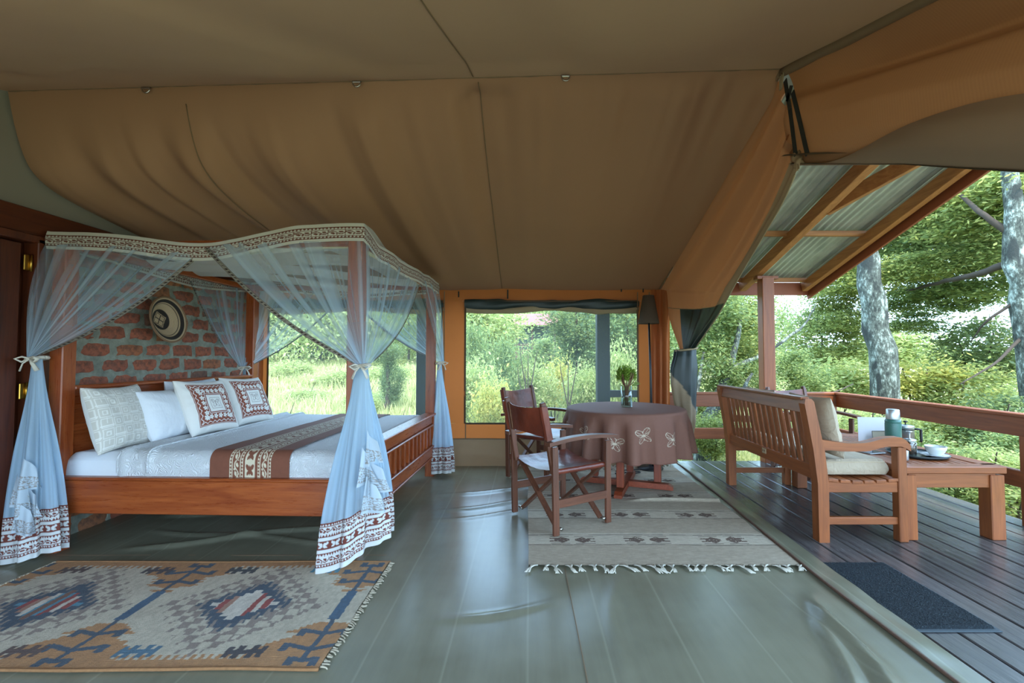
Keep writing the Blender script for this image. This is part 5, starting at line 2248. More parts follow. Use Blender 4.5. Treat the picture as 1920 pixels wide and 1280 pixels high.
def coffee_table():
    x0, y0, x1, y1, h = CT
    t = thing('coffee_table', 'low slatted teak coffee table with thick square legs on the deck', 'table', (x0, y0, 0))
    w, l = x1 - x0, y1 - y0
    for x in (.05, w - .05):
        for y in (.05, l - .05):
            mb = MB()
            mb.box((x, y, h / 2 - .03), (.098, .098, h - .06), ch=.005)
            mb.build('leg', TEAK['z'], t)
    for y in (.04, l - .04):
        mb = MB()
        mb.box((w / 2, y, h - .10), (w - .10, .05, .10), ch=.003)
        mb.build('apron', TEAK['x'], t)
    for x in (.04, w - .04):
        mb = MB()
        mb.box((x, l / 2, h - .10), (.05, l - .10, .10), ch=.003)
        mb.build('apron', TEAK['y'], t)
    for y in (.045, l - .045):
        mb = MB()
        mb.box((w / 2, y, h - .024), (w + .016, .105, .048), ch=.005)
        mb.build('top_frame', TEAK['x'], t)
    for x in (.045, w - .045):
        mb = MB()
        mb.box((x, l / 2, h - .024), (.105, l - .11, .048), ch=.005)
        mb.build('top_frame', TEAK['y'], t)
    n = 10
    a, b = .102, w - .102
    for i in range(n):
        x = a + (b - a) * (i + .5) / n
        mb = MB()
        mb.box((x, l / 2, h - .016), ((b - a) / n - .008, l - .19, .022), ch=.003)
        mb.build('top_slat', TEAK['y'], t)
    mb = MB()
    mb.box((w / 2, l / 2, h - .05), (w - .1, .06, .03))
    mb.build('cross_bar', TEAK['x'], t)


coffee_table()
TH = CT[4] + .001
M_STEEL = plain('brushed_steel', 'bfc4c8', .36, .9, var=.05)
M_CHINA = plain('white_china', 'd6dde0', .18, var=.03)


def tea_things():
    def on(px, py):
        return at(px, py, z=TH)
    p = (3.03, 3.74, TH)
    o = thing('thermos_flask', 'green thermos flask with a steel cup lid on the coffee table', 'flask', p)
    k = N('hammertone_green')
    n = k.noise(k.coord(), 160, 2)
    MG = k.done(k.bsdf(k.mix(n, lin('2f5a52'), lin('42736a')), .35, k.bump(n, .35, .002)))
    mb = MB()
    mb.lathe([(.001, 0), (.054, 0), (.056, .006), (.056, .215), (.054, .224), (.056, .226), (.056, .232), (.050, .246), (.044, .252), (.001, .252)], n=40)
    mb.build('body', MG, o)
    mb = MB()
    mb.lathe([(.048, .250), (.049, .254), (.045, .325), (.041, .331), (.001, .332)], n=40)
    mb.build('cup_lid', M_STEEL, o)
    mb = MB()
    mb.lathe([(.057, .0), (.057, .022)], n=40)
    mb.build('base_ring', M_STEEL, o)
    mb = MB()
    # dark emblem low on the right of the body: a small winged bar
    for a0, w_, zc, hh in ((-.75, .40, .152, .010), (-.75, .26, .166, .007), (-.75, .16, .140, .006)):
        aa = np.linspace(a0 - w_ / 2, a0 + w_ / 2, 9)
        mb.grid([np.stack([.0566 * np.cos(aa), .0566 * np.sin(aa), np.full(9, zc - hh / 2)], 1), np.stack([.0566 * np.cos(aa), .0566 * np.sin(aa), np.full(9, zc + hh / 2)], 1)])
    mb.build('emblem', plain('emblem_dark', '1c302c', .5), o)

    tr = thing('serving_tray', 'round black serving tray on the coffee table under the cup and coffee jar', 'tray', (3.045, 3.53, TH))
    mb = MB()
    mb.lathe([(.001, 0), (.180, 0), (.190, .016), (.186, .016), (.177, .005), (.001, .005)], n=56)
    mb.build('dish', plain('tray_black', '1b2426', .3), tr)
    mb = MB()
    a = np.linspace(0, 2 * PI, 60)
    mb.tube(np.stack([.189 * np.cos(a), .189 * np.sin(a), np.full(60, .016)], 1), .004, 5)
    mb.build('rim', plain('tray_rim', '2a3436', .3), tr)
    tz = TH + .0055

    o = thing('coffee_jar', 'small glass coffee press filled with brown grounds on the tray', 'jar', (2.985, 3.53, tz))
    mb = MB()
    mb.lathe([(.001, .0), (.044, .0), (.046, .006), (.046, .095), (.040, .106), (.042, .110), (.040, .112), (.036, .104), (.043, .094), (.043, .006), (.001, .004)], n=32)
    mb.build('glass', M_GLASS, o)
    mb = MB()
    mb.lathe([(.001, .007), (.042, .007), (.042, .090), (.001, .094)], n=28)
    mb.build('coffee', plain('coffee_grounds', '5a3a28', .7, var=.45, scale=60, bumps=.4), o)
    mb = MB()
    mb.lathe([(.042, .108), (.043, .116), (.02, .122), (.006, .124), (.005, .172), (.001, .173)], n=24)
    mb.lathe([(.001, .172), (.020, .174), (.020, .179), (.001, .180)], n=20)
    mb.build('plunger', M_STEEL, o)

    o = thing('coffee_press', 'larger steel coffee press with a side handle behind the coffee jar', 'coffee press', (3.20, 3.82, TH))
    mb = MB()
    mb.lathe([(.001, 0), (.058, 0), (.058, .17), (.062, .178), (.055, .186), (.02, .192), (.001, .193)], n=32)
    mb.build('body', M_STEEL, o)
    mb = MB()
    mb.lathe([(.0595, .02), (.0595, .03)], n=32)
    mb.lathe([(.0595, .15), (.0595, .158)], n=32)
    mb.build('band', M_BLACK, o)
    mb = MB()
    mb.tube([(.055, -.01, .155), (.10, -.015, .155), (.115, -.017, .15), (.117, -.017, .06), (.112, -.016, .045)], [.009, .009, .010, .010, .008], 8)
    mb.build('handle', M_BLACK, o)
    mb = MB()
    mb.tube([(0, 0, .19), (0, 0, .215)], .005, 8)
    mb.lathe([(.001, .212), (.016, .214), (.016, .222), (.001, .226)], n=16)
    mb.build('knob', M_BLACK, o)

    s = thing('saucer', 'white saucer under the white cup on the tray', 'saucer', (3.115, 3.46, tz))
    mb = MB()
    mb.lathe([(.001, 0), (.04, 0), (.085, .012), (.088, .015), (.083, .015), (.04, .005), (.001, .005)], n=44)
    mb.build('plate', M_CHINA, s)
    mb = MB()
    mb.lathe([(.046, .0062), (.043, .0066)], n=40)
    mb.build('foot_ring', M_CHINA, s)
    o = thing('tea_cup', 'wide white cup on a saucer at the near side of the tray', 'cup', (3.12, 3.455, tz + .006))
    mb = MB()
    mb.lathe([(.001, 0), (.034, 0), (.038, .006), (.062, .045), (.068, .072), (.065, .072), (.058, .045), (.033, .010), (.001, .008)], n=44)
    mb.build('bowl', M_CHINA, o)
    mb = MB()
    a = np.linspace(-1.3, 1.3, 14)
    mb.tube(np.stack([.058 + .034 * np.cos(a), .03 + .0 * a, .042 + .022 * np.sin(a)], 1), .005, 6)
    mb.build('handle', M_CHINA, o)
    o = thing('tea_spoon', 'small steel spoon lying on the saucer', 'spoon', (3.035, 3.41, tz + .017))
    mb = MB()
    mb.tube([(0, 0, 0), (.05, -.014, .002), (.095, -.016, .0)], [.003, .0022, .0035], 6, flat=.5)
    mb.build('stem', M_STEEL, o)
    mb = MB()
    a, q = np.meshgrid(np.linspace(0, 2 * PI, 16, endpoint=False), np.linspace(0, 1, 5))
    mb.grid(np.stack([-.014 + .020 * q * np.cos(a), .003 + .012 * q * np.sin(a), -.003 + .004 * q ** 2], -1), wrap=True)
    mb.build('bowl', M_STEEL, o)

    o = thing('steel_mug', 'small brushed steel beaker behind the bench arm', 'mug', (2.785, 3.36, TH))
    mb = MB()
    mb.lathe([(.001, 0), (.036, 0), (.038, .01), (.038, .125), (.035, .128), (.034, .122), (.034, .01), (.001, .006)], n=30)
    mb.build('body', M_STEEL, o)
    mb = MB()
    mb.lathe([(.0385, .118), (.039, .123), (.0385, .128)], n=30)
    mb.build('lip', M_STEEL, o)

    o = thing('paper_folder', 'open white folder standing on edge behind the thermos', 'folder', (3.15, 4.04, TH))
    MP = plain('white_card', 'c9ccd2', .8, var=.04)
    mb = MB()
    mb.prism([(-.19, 0), (.10, 0), (.10, .215), (.09, .22), (-.185, .225)], (0, 0, 0), (1, 0, 0), (0, .05, 1), (0, 1, 0), .003)
    mb.build('cover', MP, o)
    mb = MB()
    mb.prism([(0, 0), (.17, 0), (.165, .20), (.16, .205), (0, .215)], (.10, 0, 0), (.93, .36, 0), (0, .05, 1), (-.36, .93, 0), .003)
    mb.build('back_cover', MP, o)
    o = thing('picture_card', 'cream card with a dark little animal figure propped against the white folder', 'card', (3.11, 3.99, TH))
    mb = MB()
    mb.box((0, 0, .055), (.125, .003, .11), Matrix.Rotation(-.12, 3, 'X'), ch=.001)
    mb.build('card', plain('card_cream', '9c9684', .8), o)
    mb = MB()
    for a, b in (((-.064, .0), (.064, .0)), ((-.064, .108), (.064, .108)), ((-.064, .0), (-.064, .108)), ((.064, .0), (.064, .108))):
        mb.bar((a[0], -.004 + (a[1] - .055) * .12, a[1] + .001), (b[0], -.004 + (b[1] - .055) * .12, b[1] + .001), .004, .003, up=(0, 1, 0))
    mb.build('border', M_BLACK, o)
    mb = MB()
    pl = [(-.010, .030), (-.006, .030), (-.004, .048), (.006, .048), (.008, .030), (.012, .030), (.012, .056), (.020, .066), (.026, .064), (.024, .072), (.014, .074), (.008, .060), (-.008, .060), (-.014, .052), (-.010, .046)]
    mb.prism([(a * 1.0 - .004, b) for a, b in pl], (0, -.0045, 0), (1, 0, 0), (0, .12, 1), (0, 1, 0), .002)
    mb.build('figure', M_BLACK, o)
    o = thing('tablet', 'flat dark tablet with a grey edge lying on the coffee table behind the bench cushion', 'tablet', (2.735, 3.66, TH), math.radians(14))
    mb = MB()
    mb.box((0, 0, .004), (.16, .21, .008), ch=.003)
    mb.build('case', plain('tablet_case', '8a8e90', .35), o)
    mb = MB()
    mb.box((0, 0, .0085), (.145, .19, .002), ch=.0006)
    mb.build('screen', plain('tablet_glass', '14202a', .08), o)


tea_things()
# ------------------------------------------------------------------ outdoors: ground, grass, shrubs, trees, far cabin
def gz(x, y):
    x, y = np.asarray(x, float), np.asarray(y, float)
    base = -.75 + 1.75 * sstep(6, 34, y) + 1.2 * sstep(34, 90, y)
    low = -.9 * sstep(3.6, 7.0, x) * (1 - sstep(14, 40, y))
    b = .25 * (vnoise(x * .25 + 50, y * .25 + 50, 71) - .5) + .10 * (vnoise(x * .9 + 50, y * .9 + 50, 72) - .5)
    return base + low * .7 + b * sstep(5, 9, np.maximum(y, np.abs(x) + 1))


def ground():
    k = N('earth_and_grass')
    n = k.noise(k.coord(), .6, 5, .65)
    n2 = k.noise(k.coord(), 5, 4, .7)
    col = k.ramp(k.math('ADD', k.math('MULTIPLY', n, .6), k.math('MULTIPLY', n2, .4)), [(.3, lin('87855c')), (.5, lin('a09a76')), (.7, lin('b2aa90'))])
    m = k.done(k.bsdf(col, .95, k.bump(n2, .8, .1)))
    xs = np.concatenate([np.linspace(-90, -20, 20), np.linspace(-19, 24, 90), np.linspace(25, 90, 20)])
    ys = np.concatenate([np.linspace(-40, -2, 12), np.linspace(-1, 36, 90), np.linspace(38, 140, 24)])
    X, Y = np.meshgrid(xs, ys)
    mb = MB()
    mb.grid(np.stack([X, Y, gz(X, Y)], -1))
    mb.build('ground', m, kind='structure')


ground()


def quick_mesh(name, V, nv, mat, smooth=False):
    """V: (n*nv,3) vertices of n separate nv-gons"""
    n = len(V) // nv
    me = bpy.data.meshes.new(name)
    me.vertices.add(len(V))
    me.vertices.foreach_set('co', np.ascontiguousarray(V, np.float32).ravel())
    me.loops.add(len(V))
    me.loops.foreach_set('vertex_index', np.arange(len(V), dtype=np.int32))
    me.polygons.add(n)
    me.polygons.foreach_set('loop_start', np.arange(0, len(V), nv, dtype=np.int32))
    me.materials.append(mat)
    me.update(calc_edges=True)
    return me


def leaf_mat(name, c1, c2, c3, trans=.60):
    k = N(name)
    g = k.n('NewGeometry')
    col = k.ramp(g.outputs['Random Per Island'], [(.0, lin(c1)), (.55, lin(c2)), (1.0, lin(c3))])
    d = k.bsdf(col, .55)
    t = k.n('BsdfTranslucent')
    k.set(t.inputs[0], k.mix(.35, col, lin('cccf78')))
    return k.done(k.mixs(trans, d, t.outputs[0]))


L_OLIVE = leaf_mat('leaf_olive', '52683c', '84965a', 'bcbb72')
L_BLUE = leaf_mat('leaf_bluegreen', '44603e', '6e8a58', 'a3ae70')
L_DARK = leaf_mat('leaf_dark', '304a34', '4c6a4a', '7d9060')
L_YEL = leaf_mat('leaf_yellow', '98a054', 'bcb862', 'd8ca74')
L_PALE = leaf_mat('leaf_pale', '7f9258', 'a0b070', 'c6c88c')
BARK = None


def bark_mat():
    k = N('lichen_bark')
    v = k.coord('Object', (1, 1, .45))
    n = k.noise(v, 6, 5, .7)
    n2 = k.noise(v, 26, 4, .7)
    n3 = k.noise(v, 3.2, 2, .5)
    col = k.ramp(k.math('ADD', k.math('MULTIPLY', n, .55), k.math('MULTIPLY', n2, .45)), [(.42, lin('2a2e29')), (.52, lin('555b51')), (.62, lin('a2ada2'))])
    col = k.mix(k.ramp(n3, [(.60, (0, 0, 0)), (.66, (1, 1, 1))]), col, lin('2c302c'))
    return k.done(k.bsdf(col, .95, k.bump(n2, .8, .03)))


BARK = bark_mat()
TWIG = plain('twig_bark', '3c3228', .9, var=.3)


def foliage(name, n, size, mat, ncl, cr, shape='ball', seed=0):
    """a unit-radius crown of separate diamond leaves gathered in clumps"""
    g = np.random.default_rng(seed)
    d = g.normal(size=(ncl, 3))
    d /= np.linalg.norm(d, axis=1)[:, None]
    rad = g.uniform(.25, 1, ncl) ** .5
    c = d * rad[:, None] * (1 - cr * .8)
    if shape == 'dome':
        c[:, 2] = np.abs(c[:, 2]) * 1.0 - .25
    if shape == 'layer':
        c[:, 2] = np.round(c[:, 2] * 2.5) / 2.5 * .75 + g.normal(0, .05, ncl) - .12 * (c[:, 0] ** 2 + c[:, 1] ** 2)
    w = g.uniform(.5, 1.4, ncl)
    idx = g.choice(ncl, n, p=w / w.sum())
    sp = np.array((cr, cr, cr * (.35 if shape == 'layer' else .8)))
    P = c[idx] + g.normal(size=(n, 3)) * sp * w[idx][:, None] * .55
    a = g.normal(size=(n, 3))
    a[:, 2] *= .5
    a /= np.linalg.norm(a, axis=1)[:, None]
    b = np.cross(a, g.normal(size=(n, 3)) * np.array((.5, .5, 1.2)))
    b /= np.linalg.norm(b, axis=1)[:, None] + 1e-6
    s_ = size * g.uniform(.6, 1.35, (n, 1))
    V = np.stack([P - a * s_, P + b * s_ * .42, P + a * s_, P - b * s_ * .42], 1).reshape(-1, 3)
    return quick_mesh(name, V, 4, mat)


FOL = {
    'olive': foliage('foliage', 7000, .050, L_OLIVE, 46, .30, seed=1),
    'olive_layer': foliage('foliage', 5400, .050, L_OLIVE, 60, .40, 'layer', seed=2),
    'blue_layer': foliage('foliage', 5400, .050, L_BLUE, 60, .40, 'layer', seed=3),
    'blue': foliage('foliage', 7000, .050, L_BLUE, 46, .30, seed=4),
    'dark': foliage('foliage', 8000, .046, L_DARK, 50, .30, seed=5),
    'yellow': foliage('foliage', 4000, .058, L_YEL, 34, .30, 'dome', seed=6),
    'pale': foliage('foliage', 7000, .050, L_PALE, 46, .32, 'dome', seed=7),
    'far_pale': foliage('foliage', 9000, .030, L_PALE, 80, .24, 'dome', seed=8),
    'far_blue': foliage('foliage', 9000, .030, L_BLUE, 80, .24, 'dome', seed=9),
}


def put_foliage(kind, parent, c, r):
    o = bpy.data.objects.new('foliage', FOL[kind])
    C.objects.link(o)
    o.parent = parent
    o.location = tuple(np.array(c, float) - np.array(parent.location))
    o.scale = r if isinstance(r, tuple) else (r, r, r)
    o.rotation_euler = (0, 0, float(RNG.uniform(0, 6.28)))
    o['kind'] = 'stuff'
    return o


def branch(parent, pts, r, mat=None, name='branch', n=8):
    pts = np.array(pts, float)
    q = np.linspace(0, 1, 14)
    t = np.linspace(0, 1, len(pts))
    # smooth the polyline a little
    P = np.stack([np.interp(q, t, pts[:, i]) for i in range(3)], 1)
    for _ in range(2):
        P[1:-1] = (P[:-2] + 2 * P[1:-1] + P[2:]) / 4
    P[1:-1] += RNG.normal(0, .12, (12, 3)) * np.array(r).max()
    mb = MB()
    mb.tube(P, np.interp(q, np.linspace(0, 1, len(r)), r), n)
    return mb.build(name, mat or BARK, parent, world=True)


def base_at(px, d):
    x = (px - PX0) / FPX * d
    return x, d, float(gz(x, d))


def pt(px, py, d):
    return at(px, py, y=d)


def trees():
    # the leaning lichened trunk beyond the railing, and its spreading boughs
    x, y, z = base_at(1664, 8.6)
    t = thing('lichen_tree', 'tall tree with a straight lichen-spotted trunk just beyond the deck railing', 'tree', (x, y, z))
    branch(t, [(x, y, z - .1), pt(1660, 760, 8.6), pt(1648, 640, 8.6), pt(1632, 540, 8.6), pt(1620, 470, 8.6), pt(1600, 330, 8.6), pt(1590, 120, 8.6)], [.27, .235, .225, .20, .18, .15, .10], name='trunk', n=16)
    branch(t, [pt(1624, 480, 8.6), pt(1700, 400, 9.4), pt(1830, 330, 10)], [.09, .06, .03], TWIG)
    branch(t, [pt(1612, 430, 8.6), pt(1560, 330, 8.4), pt(1480, 250, 8.0)], [.08, .05, .03], TWIG)
    for k_, px, py, d, r in (('olive_layer', 1660, 395, 10.5, 1.35), ('blue_layer', 1560, 470, 11.5, 1.0), ('olive_layer', 1730, 330, 9.5, 1.25), ('blue_layer', 1650, 500, 12.5, 1.3), ('olive_layer', 1570, 560, 11, .85), ('blue_layer', 1690, 565, 12, .9), ('olive_layer', 1590, 600, 10.5, .7), ('olive_layer', 1600, 520, 10, 1.0), ('blue_layer', 1710, 605, 11.5, .8), ('blue_layer', 1545, 600, 12, .8)):
        put_foliage(k_, t, pt(px, py, d), (r, r, r * .75))
    # second trunk at the picture's edge with long level boughs
    x, y, z = base_at(1945, 7.4)
    t = thing('lichen_tree', 'tree with a pale lichened trunk and long level boughs, farther along the railing', 'tree', (x, y, z))
    branch(t, [(x, y, z - .1), pt(1942, 800, 7.4), pt(1928, 640, 7.4), pt(1908, 540, 7.4), pt(1895, 440, 7.4), pt(1898, 250, 7.4)], [.22, .19, .17, .15, .13, .10], name='trunk', n=16)
    branch(t, [pt(1904, 490, 7.4), pt(1830, 515, 8.0), pt(1765, 528, 9.0), pt(1700, 545, 10)], [.07, .055, .04, .02], TWIG)
    branch(t, [pt(1900, 440, 7.4), pt(1840, 400, 7.6), pt(1800, 365, 8.0), pt(1770, 340, 8.4)], [.06, .045, .03, .015], TWIG)
    branch(t, [pt(1914, 560, 7.4), pt(1850, 600, 7.6), pt(1820, 640, 8.0)], [.03, .02, .008], TWIG)
    branch(t, [pt(1926, 620, 7.4), pt(1870, 680, 7.3), pt(1800, 720, 7.2)], [.03, .02, .008], TWIG)
    for k_, px, py, d, r in (('olive_layer', 1835, 400, 8.6, 1.25), ('blue_layer', 1780, 480, 10.0, 1.35), ('olive_layer', 1895, 350, 8.0, 1.15), ('blue_layer', 1850, 530, 9.5, 1.1),
                             ('olive_layer', 1760, 420, 10.5, 1.3), ('blue_layer', 1735, 540, 11.0, .95), ('olive_layer', 1910, 470, 8.4, 1.0), ('blue_layer', 1800, 565, 10.5, .75), ('blue_layer', 1690, 440, 12, 1.4), ('olive_layer', 1900, 400, 10.5, 1.5), ('blue_layer', 1860, 450, 12, 1.6), ('olive_layer', 1800, 340, 11, 1.5), ('olive_layer', 1715, 500, 9.4, .8)):
        put_foliage(k_, t, pt(px, py, d), (r, r, r * .75))
    # low spreading tree at the corner of the deck, gnarled stem
    x, y, z = base_at(1312, 6.9)
    t = thing('gnarled_tree', 'low gnarled tree with forking stems beside the tent corner, seen under the rails', 'tree', (x, y, z))
    branch(t, [(x, y, z - .1), pt(1318, 850, 6.9), pt(1322, 800, 6.9), pt(1345, 750, 7.1), pt(1372, 690, 7.3), pt(1388, 600, 7.5)], [.17, .14, .11, .08, .055, .03], name='trunk', n=12)
    branch(t, [pt(1325, 840, 6.9), pt(1350, 800, 6.8), pt(1376, 760, 6.8), pt(1410, 700, 7.0)], [.08, .06, .05, .02])
    branch(t, [pt(1310, 850, 6.9), pt(1300, 780, 7.0), pt(1320, 660, 7.2)], [.06, .045, .02])
    branch(t, [pt(1372, 690, 7.3), pt(1440, 660, 7.6), pt(1510, 610, 8.0), pt(1530, 570, 8.0)], [.045, .03, .02, .008])
    branch(t, [pt(1445, 760, 7.0), pt(1500, 745, 7.2), pt(1560, 738, 7.6), pt(1600, 720, 8)], [.022, .02, .015, .008], TWIG)
    for k_, px, py, d, r in (('blue', 1330, 590, 7.6, .72), ('olive', 1385, 640, 8.0, .68), ('blue', 1330, 690, 7.5, .62), ('olive', 1395, 570, 8.2, .62), ('blue', 1400, 720, 7.4, .48), ('olive', 1325, 775, 7.2, .38), ('blue', 1500, 700, 8.2, .55)):
        put_foliage(k_, t, pt(px, py, d), r)
    LB_LAB = {1780: 'blue-green bush seen under the coffee table top between its legs', 1860: 'pale bush seen right beside the coffee table\'s outer leg', 1905: 'olive bush at the deck edge below the lower rail, at the far right',
              1700: 'blue-green bush just behind the coffee press under the top rail', 1640: 'pale bush behind the white folder under the top rail', 1880: 'dark bush between the two rails at the picture\'s right edge',
              1790: 'pale bush between the rails above the tea cup', 1920: 'blue-green bush between the rails, farthest right', 1750: 'small olive bush at the deck edge between the coffee table legs'}
    # shrubs beyond the railing
    for k_, px, py, d, r, lab, nm in (
            ('olive', 1545, 640, 11.5, 1.15, 'rounded olive-green shrub behind the leaning lichened trunk, on its post side', 'leafy_shrub'),
            ('pale', 1560, 720, 10.0, 1.1, 'pale green shrub just over the railing beside the lichened trunk', 'leafy_shrub'),
            ('yellow', 1735, 715, 9.2, .85, 'bright yellow-green shrub just over the railing past the lichened trunk', 'leafy_shrub'),
            ('dark', 1852, 655, 10.5, 1.25, 'dark green bushy shrub before the pale lichened trunk at the end of the railing', 'leafy_shrub'),
            ('olive', 1800, 740, 8.8, .95, 'olive-green shrub under the dark shrub, over the railing', 'leafy_shrub'),
            ('pale', 1700, 660, 17, 2.0, 'pale sunlit thicket in the gap between the two lichened trunks', 'leafy_shrub')):
        x, y, z = base_at(px, d)
        s = thing(nm, lab, 'shrub', (x, y, z))
        c = pt(px, py, d)
        put_foliage(k_, s, c, (r, r, r * .85))
        for q in range(3):
            a = q * 2.1
            branch(s, [(x + .06 * math.cos(a), y, z - .05), (x + .2 * r * math.cos(a), y + .1, (z + c[2]) / 2), (c[0] + .5 * r * math.cos(a), c[1] + .4 * r * math.sin(a), c[2] + .3 * r)], [.04, .03, .012], TWIG, 'stem', 6)
    for k_, px, py, d, r in (('blue', 1780, 900, 5.6, .62), ('pale', 1860, 880, 5.4, .55), ('olive', 1905, 960, 4.9, .55), ('blue', 1700, 850, 7.0, .6), ('pale', 1640, 800, 8.0, .6), ('dark', 1880, 800, 6.8, .8), ('pale', 1790, 810, 7.6, .75), ('blue', 1920, 860, 5.8, .55), ('olive', 1750, 960, 5.2, .35)):
        x, y, z = base_at(px, d)
        s = thing('low_bush', LB_LAB[px], 'bush', (x, y, z), 0, 'low bushes under the railing')
        c = pt(px, py, d)
        put_foliage(k_, s, c, (r, r, r * .8))
        branch(s, [(x, y, z - .05), (x + .05, y, (z + c[2]) / 2), (c[0], c[1], c[2] + .3 * r)], [.03, .022, .01], TWIG, 'stem', 6)
        branch(s, [(x, y, z), (c[0] - .3 * r, c[1] - .3 * r, c[2]), (c[0] - .5 * r, c[1] - .6 * r, c[2] + .5 * r)], [.02, .014, .006], TWIG, 'stem', 6)
    for px, pyb, pyt, d in ((1588, 900, 760, 6.6), (1330, 860, 770, 6.5)):
        x, y, z = base_at(px, d)
        s = thing('low_bush', 'small bush right at the deck edge, seen between the two rails' if px > 1500 else 'small bush at the foot of the gnarled tree', 'bush', (x, y, z))
        put_foliage('olive', s, pt(px, (pyb + pyt) / 2, d), .42)
        branch(s, [(x, y, z), (x + .05, y, z + .5), (x + .1, y, z + 1.0)], [.025, .018, .008], TWIG, 'stem', 6)
    MB_LAB = {(900, 745): 'pale bush low at the bed side of the window above the round table', (930, 775): 'yellowish bush low in the window behind the leather chairs',
              (950, 720): 'blue-green bush left of the bare saplings in the window above the table', (1010, 735): 'pale bush right behind the leather chair back in the window',
              (1040, 720): 'yellowish bush under the far cabin in the window above the table', (1090, 740): 'pale bush left of the green post in the window above the table',
              (885, 700): 'blue-green bush at the left edge of the window above the table', (1165, 725): 'pale bush right of the green post, behind the vase'}
    BB_LAB = {600: 'low in the bed window over the coverlet', 720: 'low, right of the curtained front post', 745: 'at the foot of the dark round bush',
              540: 'above the butterfly cushion by the window', 660: 'just behind the curtained front bed post', 520: 'low beside the butterfly cushion',
              690: 'farther off behind the tied net', 580: 'in the middle distance above the coverlet', 630: 'far off mid bed window', 730: 'far off left of the dark post', 545: 'far off at the headboard end'}
    SP_LAB = {990: 'bare forked sapling below the far cabin, the taller of the two', 985: 'bare forked sapling below the far cabin, the shorter of the two', 1065: 'bare pale sapling left of the green post in the window'}
    # trees and bushes seen through the two windows
    for k_, px, py, d, r, lab in (
            ('pale', 915, 612, 13, 1.35, 'pale green willowy tree at the bed side of the window above the table'),
            ('dark', 1080, 605, 13, 1.1, 'dark green tree in the middle of the window beside the green post'),
            ('dark', 1175, 620, 11, 1.1, 'dark green tree in the strip of window between the green post and the lamp'),
            ('blue', 1030, 680, 15, 1.0, 'blue-green bush below the far cabin in the window above the table'),
            ('dark', 725, 662, 14, .55, 'dark round bush in the meadow right of the curtained front bed post'),
            ('far_blue', 560, 585, 28, 2.4, 'blue-green tree in the bed window beyond the pillows'),
            ('far_pale', 655, 590, 29, 2.5, 'pale tree at the middle of the bed window behind the net'),
            ('far_blue', 765, 580, 26, 2.2, 'blue-green tree beside the dark post in the bed window')):
        x, y, z = base_at(px, d)
        s = thing('window_tree', lab, 'tree', (x, y, z))
        c = pt(px, py, d)
        put_foliage(k_, s, c, (r, r, r * 1.05))
        hz = (c[2] - z) * .5
        put_foliage(k_, s, (c[0] + .25 * r, c[1] + .2, z + hz), (r * .85, r * .85, max(.3, hz)))
        put_foliage('pale', s, (c[0] - .5 * r, c[1] - .5, z + .25), (r * .7, r * .6, .5))
        branch(s, [(x, y, z - .1), (x + .06, y, z + .6), (c[0], c[1], c[2] + .3 * r)], [.09, .07, .03], TWIG, 'trunk', 8)
    for k_, px, py, d, r in (('pale', 900, 745, 8.6, .55), ('yellow', 930, 775, 7.6, .45), ('blue', 950, 720, 10, .55), ('pale', 1010, 735, 10, .55), ('yellow', 1040, 720, 11, .5), ('pale', 1090, 740, 9.4, .5), ('blue', 885, 700, 10.5, .55), ('pale', 1165, 725, 8.5, .45)):
        x, y, z = base_at(px, d)
        s = thing('meadow_bush', MB_LAB[(px, py)], 'bush', (x, y, z), 0, 'meadow bushes outside the window')
        zc = max(pt(px, py, d)[2], z + .3 * r)
        put_foliage(k_, s, (x, y, zc), (r, r, max(r * .85, zc - z)))
        for q in range(3):
            branch(s, [(x, y, z), (x + .1 * (q - 1), y, z + .5), (x + .28 * (q - 1), y, z + 1.0 + .2 * q)], [.018, .014, .006], TWIG, 'stem', 5)
    for px, py, d in ((990, 660, 9.5), (985, 690, 9.4), (1065, 680, 9.0)):
        x, y, z = base_at(px, d)
        s = thing('dead_sapling', SP_LAB[px], 'sapling', (x, y, z), 0, 'bare saplings outside the window')
        tp = pt(px, py, d)
        branch(s, [(x, y, z), (x, y, (z + tp[2]) / 2), tp], [.022, .018, .006], TWIG, 'stem', 6)
        branch(s, [(x, y, (z + tp[2]) / 2 - .1), tp + np.array((.14, 0, -.25)), tp + np.array((.2, 0, .05))], [.014, .01, .004], TWIG, 'branch', 5)
        branch(s, [(x, y, (z + tp[2]) / 2), tp + np.array((-.14, 0, -.2)), tp + np.array((-.16, 0, .02))], [.012, .009, .004], TWIG, 'branch', 5)
    for px, py, d, r in ((600, 745, 9.5, .55), (720, 745, 9.0, .55), (745, 700, 11, .6), (540, 700, 12, .7), (660, 700, 12.5, .7), (520, 745, 8.6, .5), (690, 720, 15, .9), (580, 700, 16, .9), (630, 700, 19, 1.1), (730, 700, 20, 1.2), (545, 690, 21, 1.2)):
        x, y, z = base_at(px, d)
        s = thing('meadow_bush', 'pale low bush in the meadow, seen %s' % BB_LAB[px], 'bush', (x, y, z), 0, 'meadow bushes outside the bed window')
        put_foliage('pale', s, (x, y, z + .2 * r), (r, r, r * .7))
        branch(s, [(x, y, z), (x + .1, y, z + .4), (x + .2, y, z + .7)], [.016, .012, .005], TWIG, 'stem', 5)
    # the belt of trees all round the clearing
    g = np.random.default_rng(4)
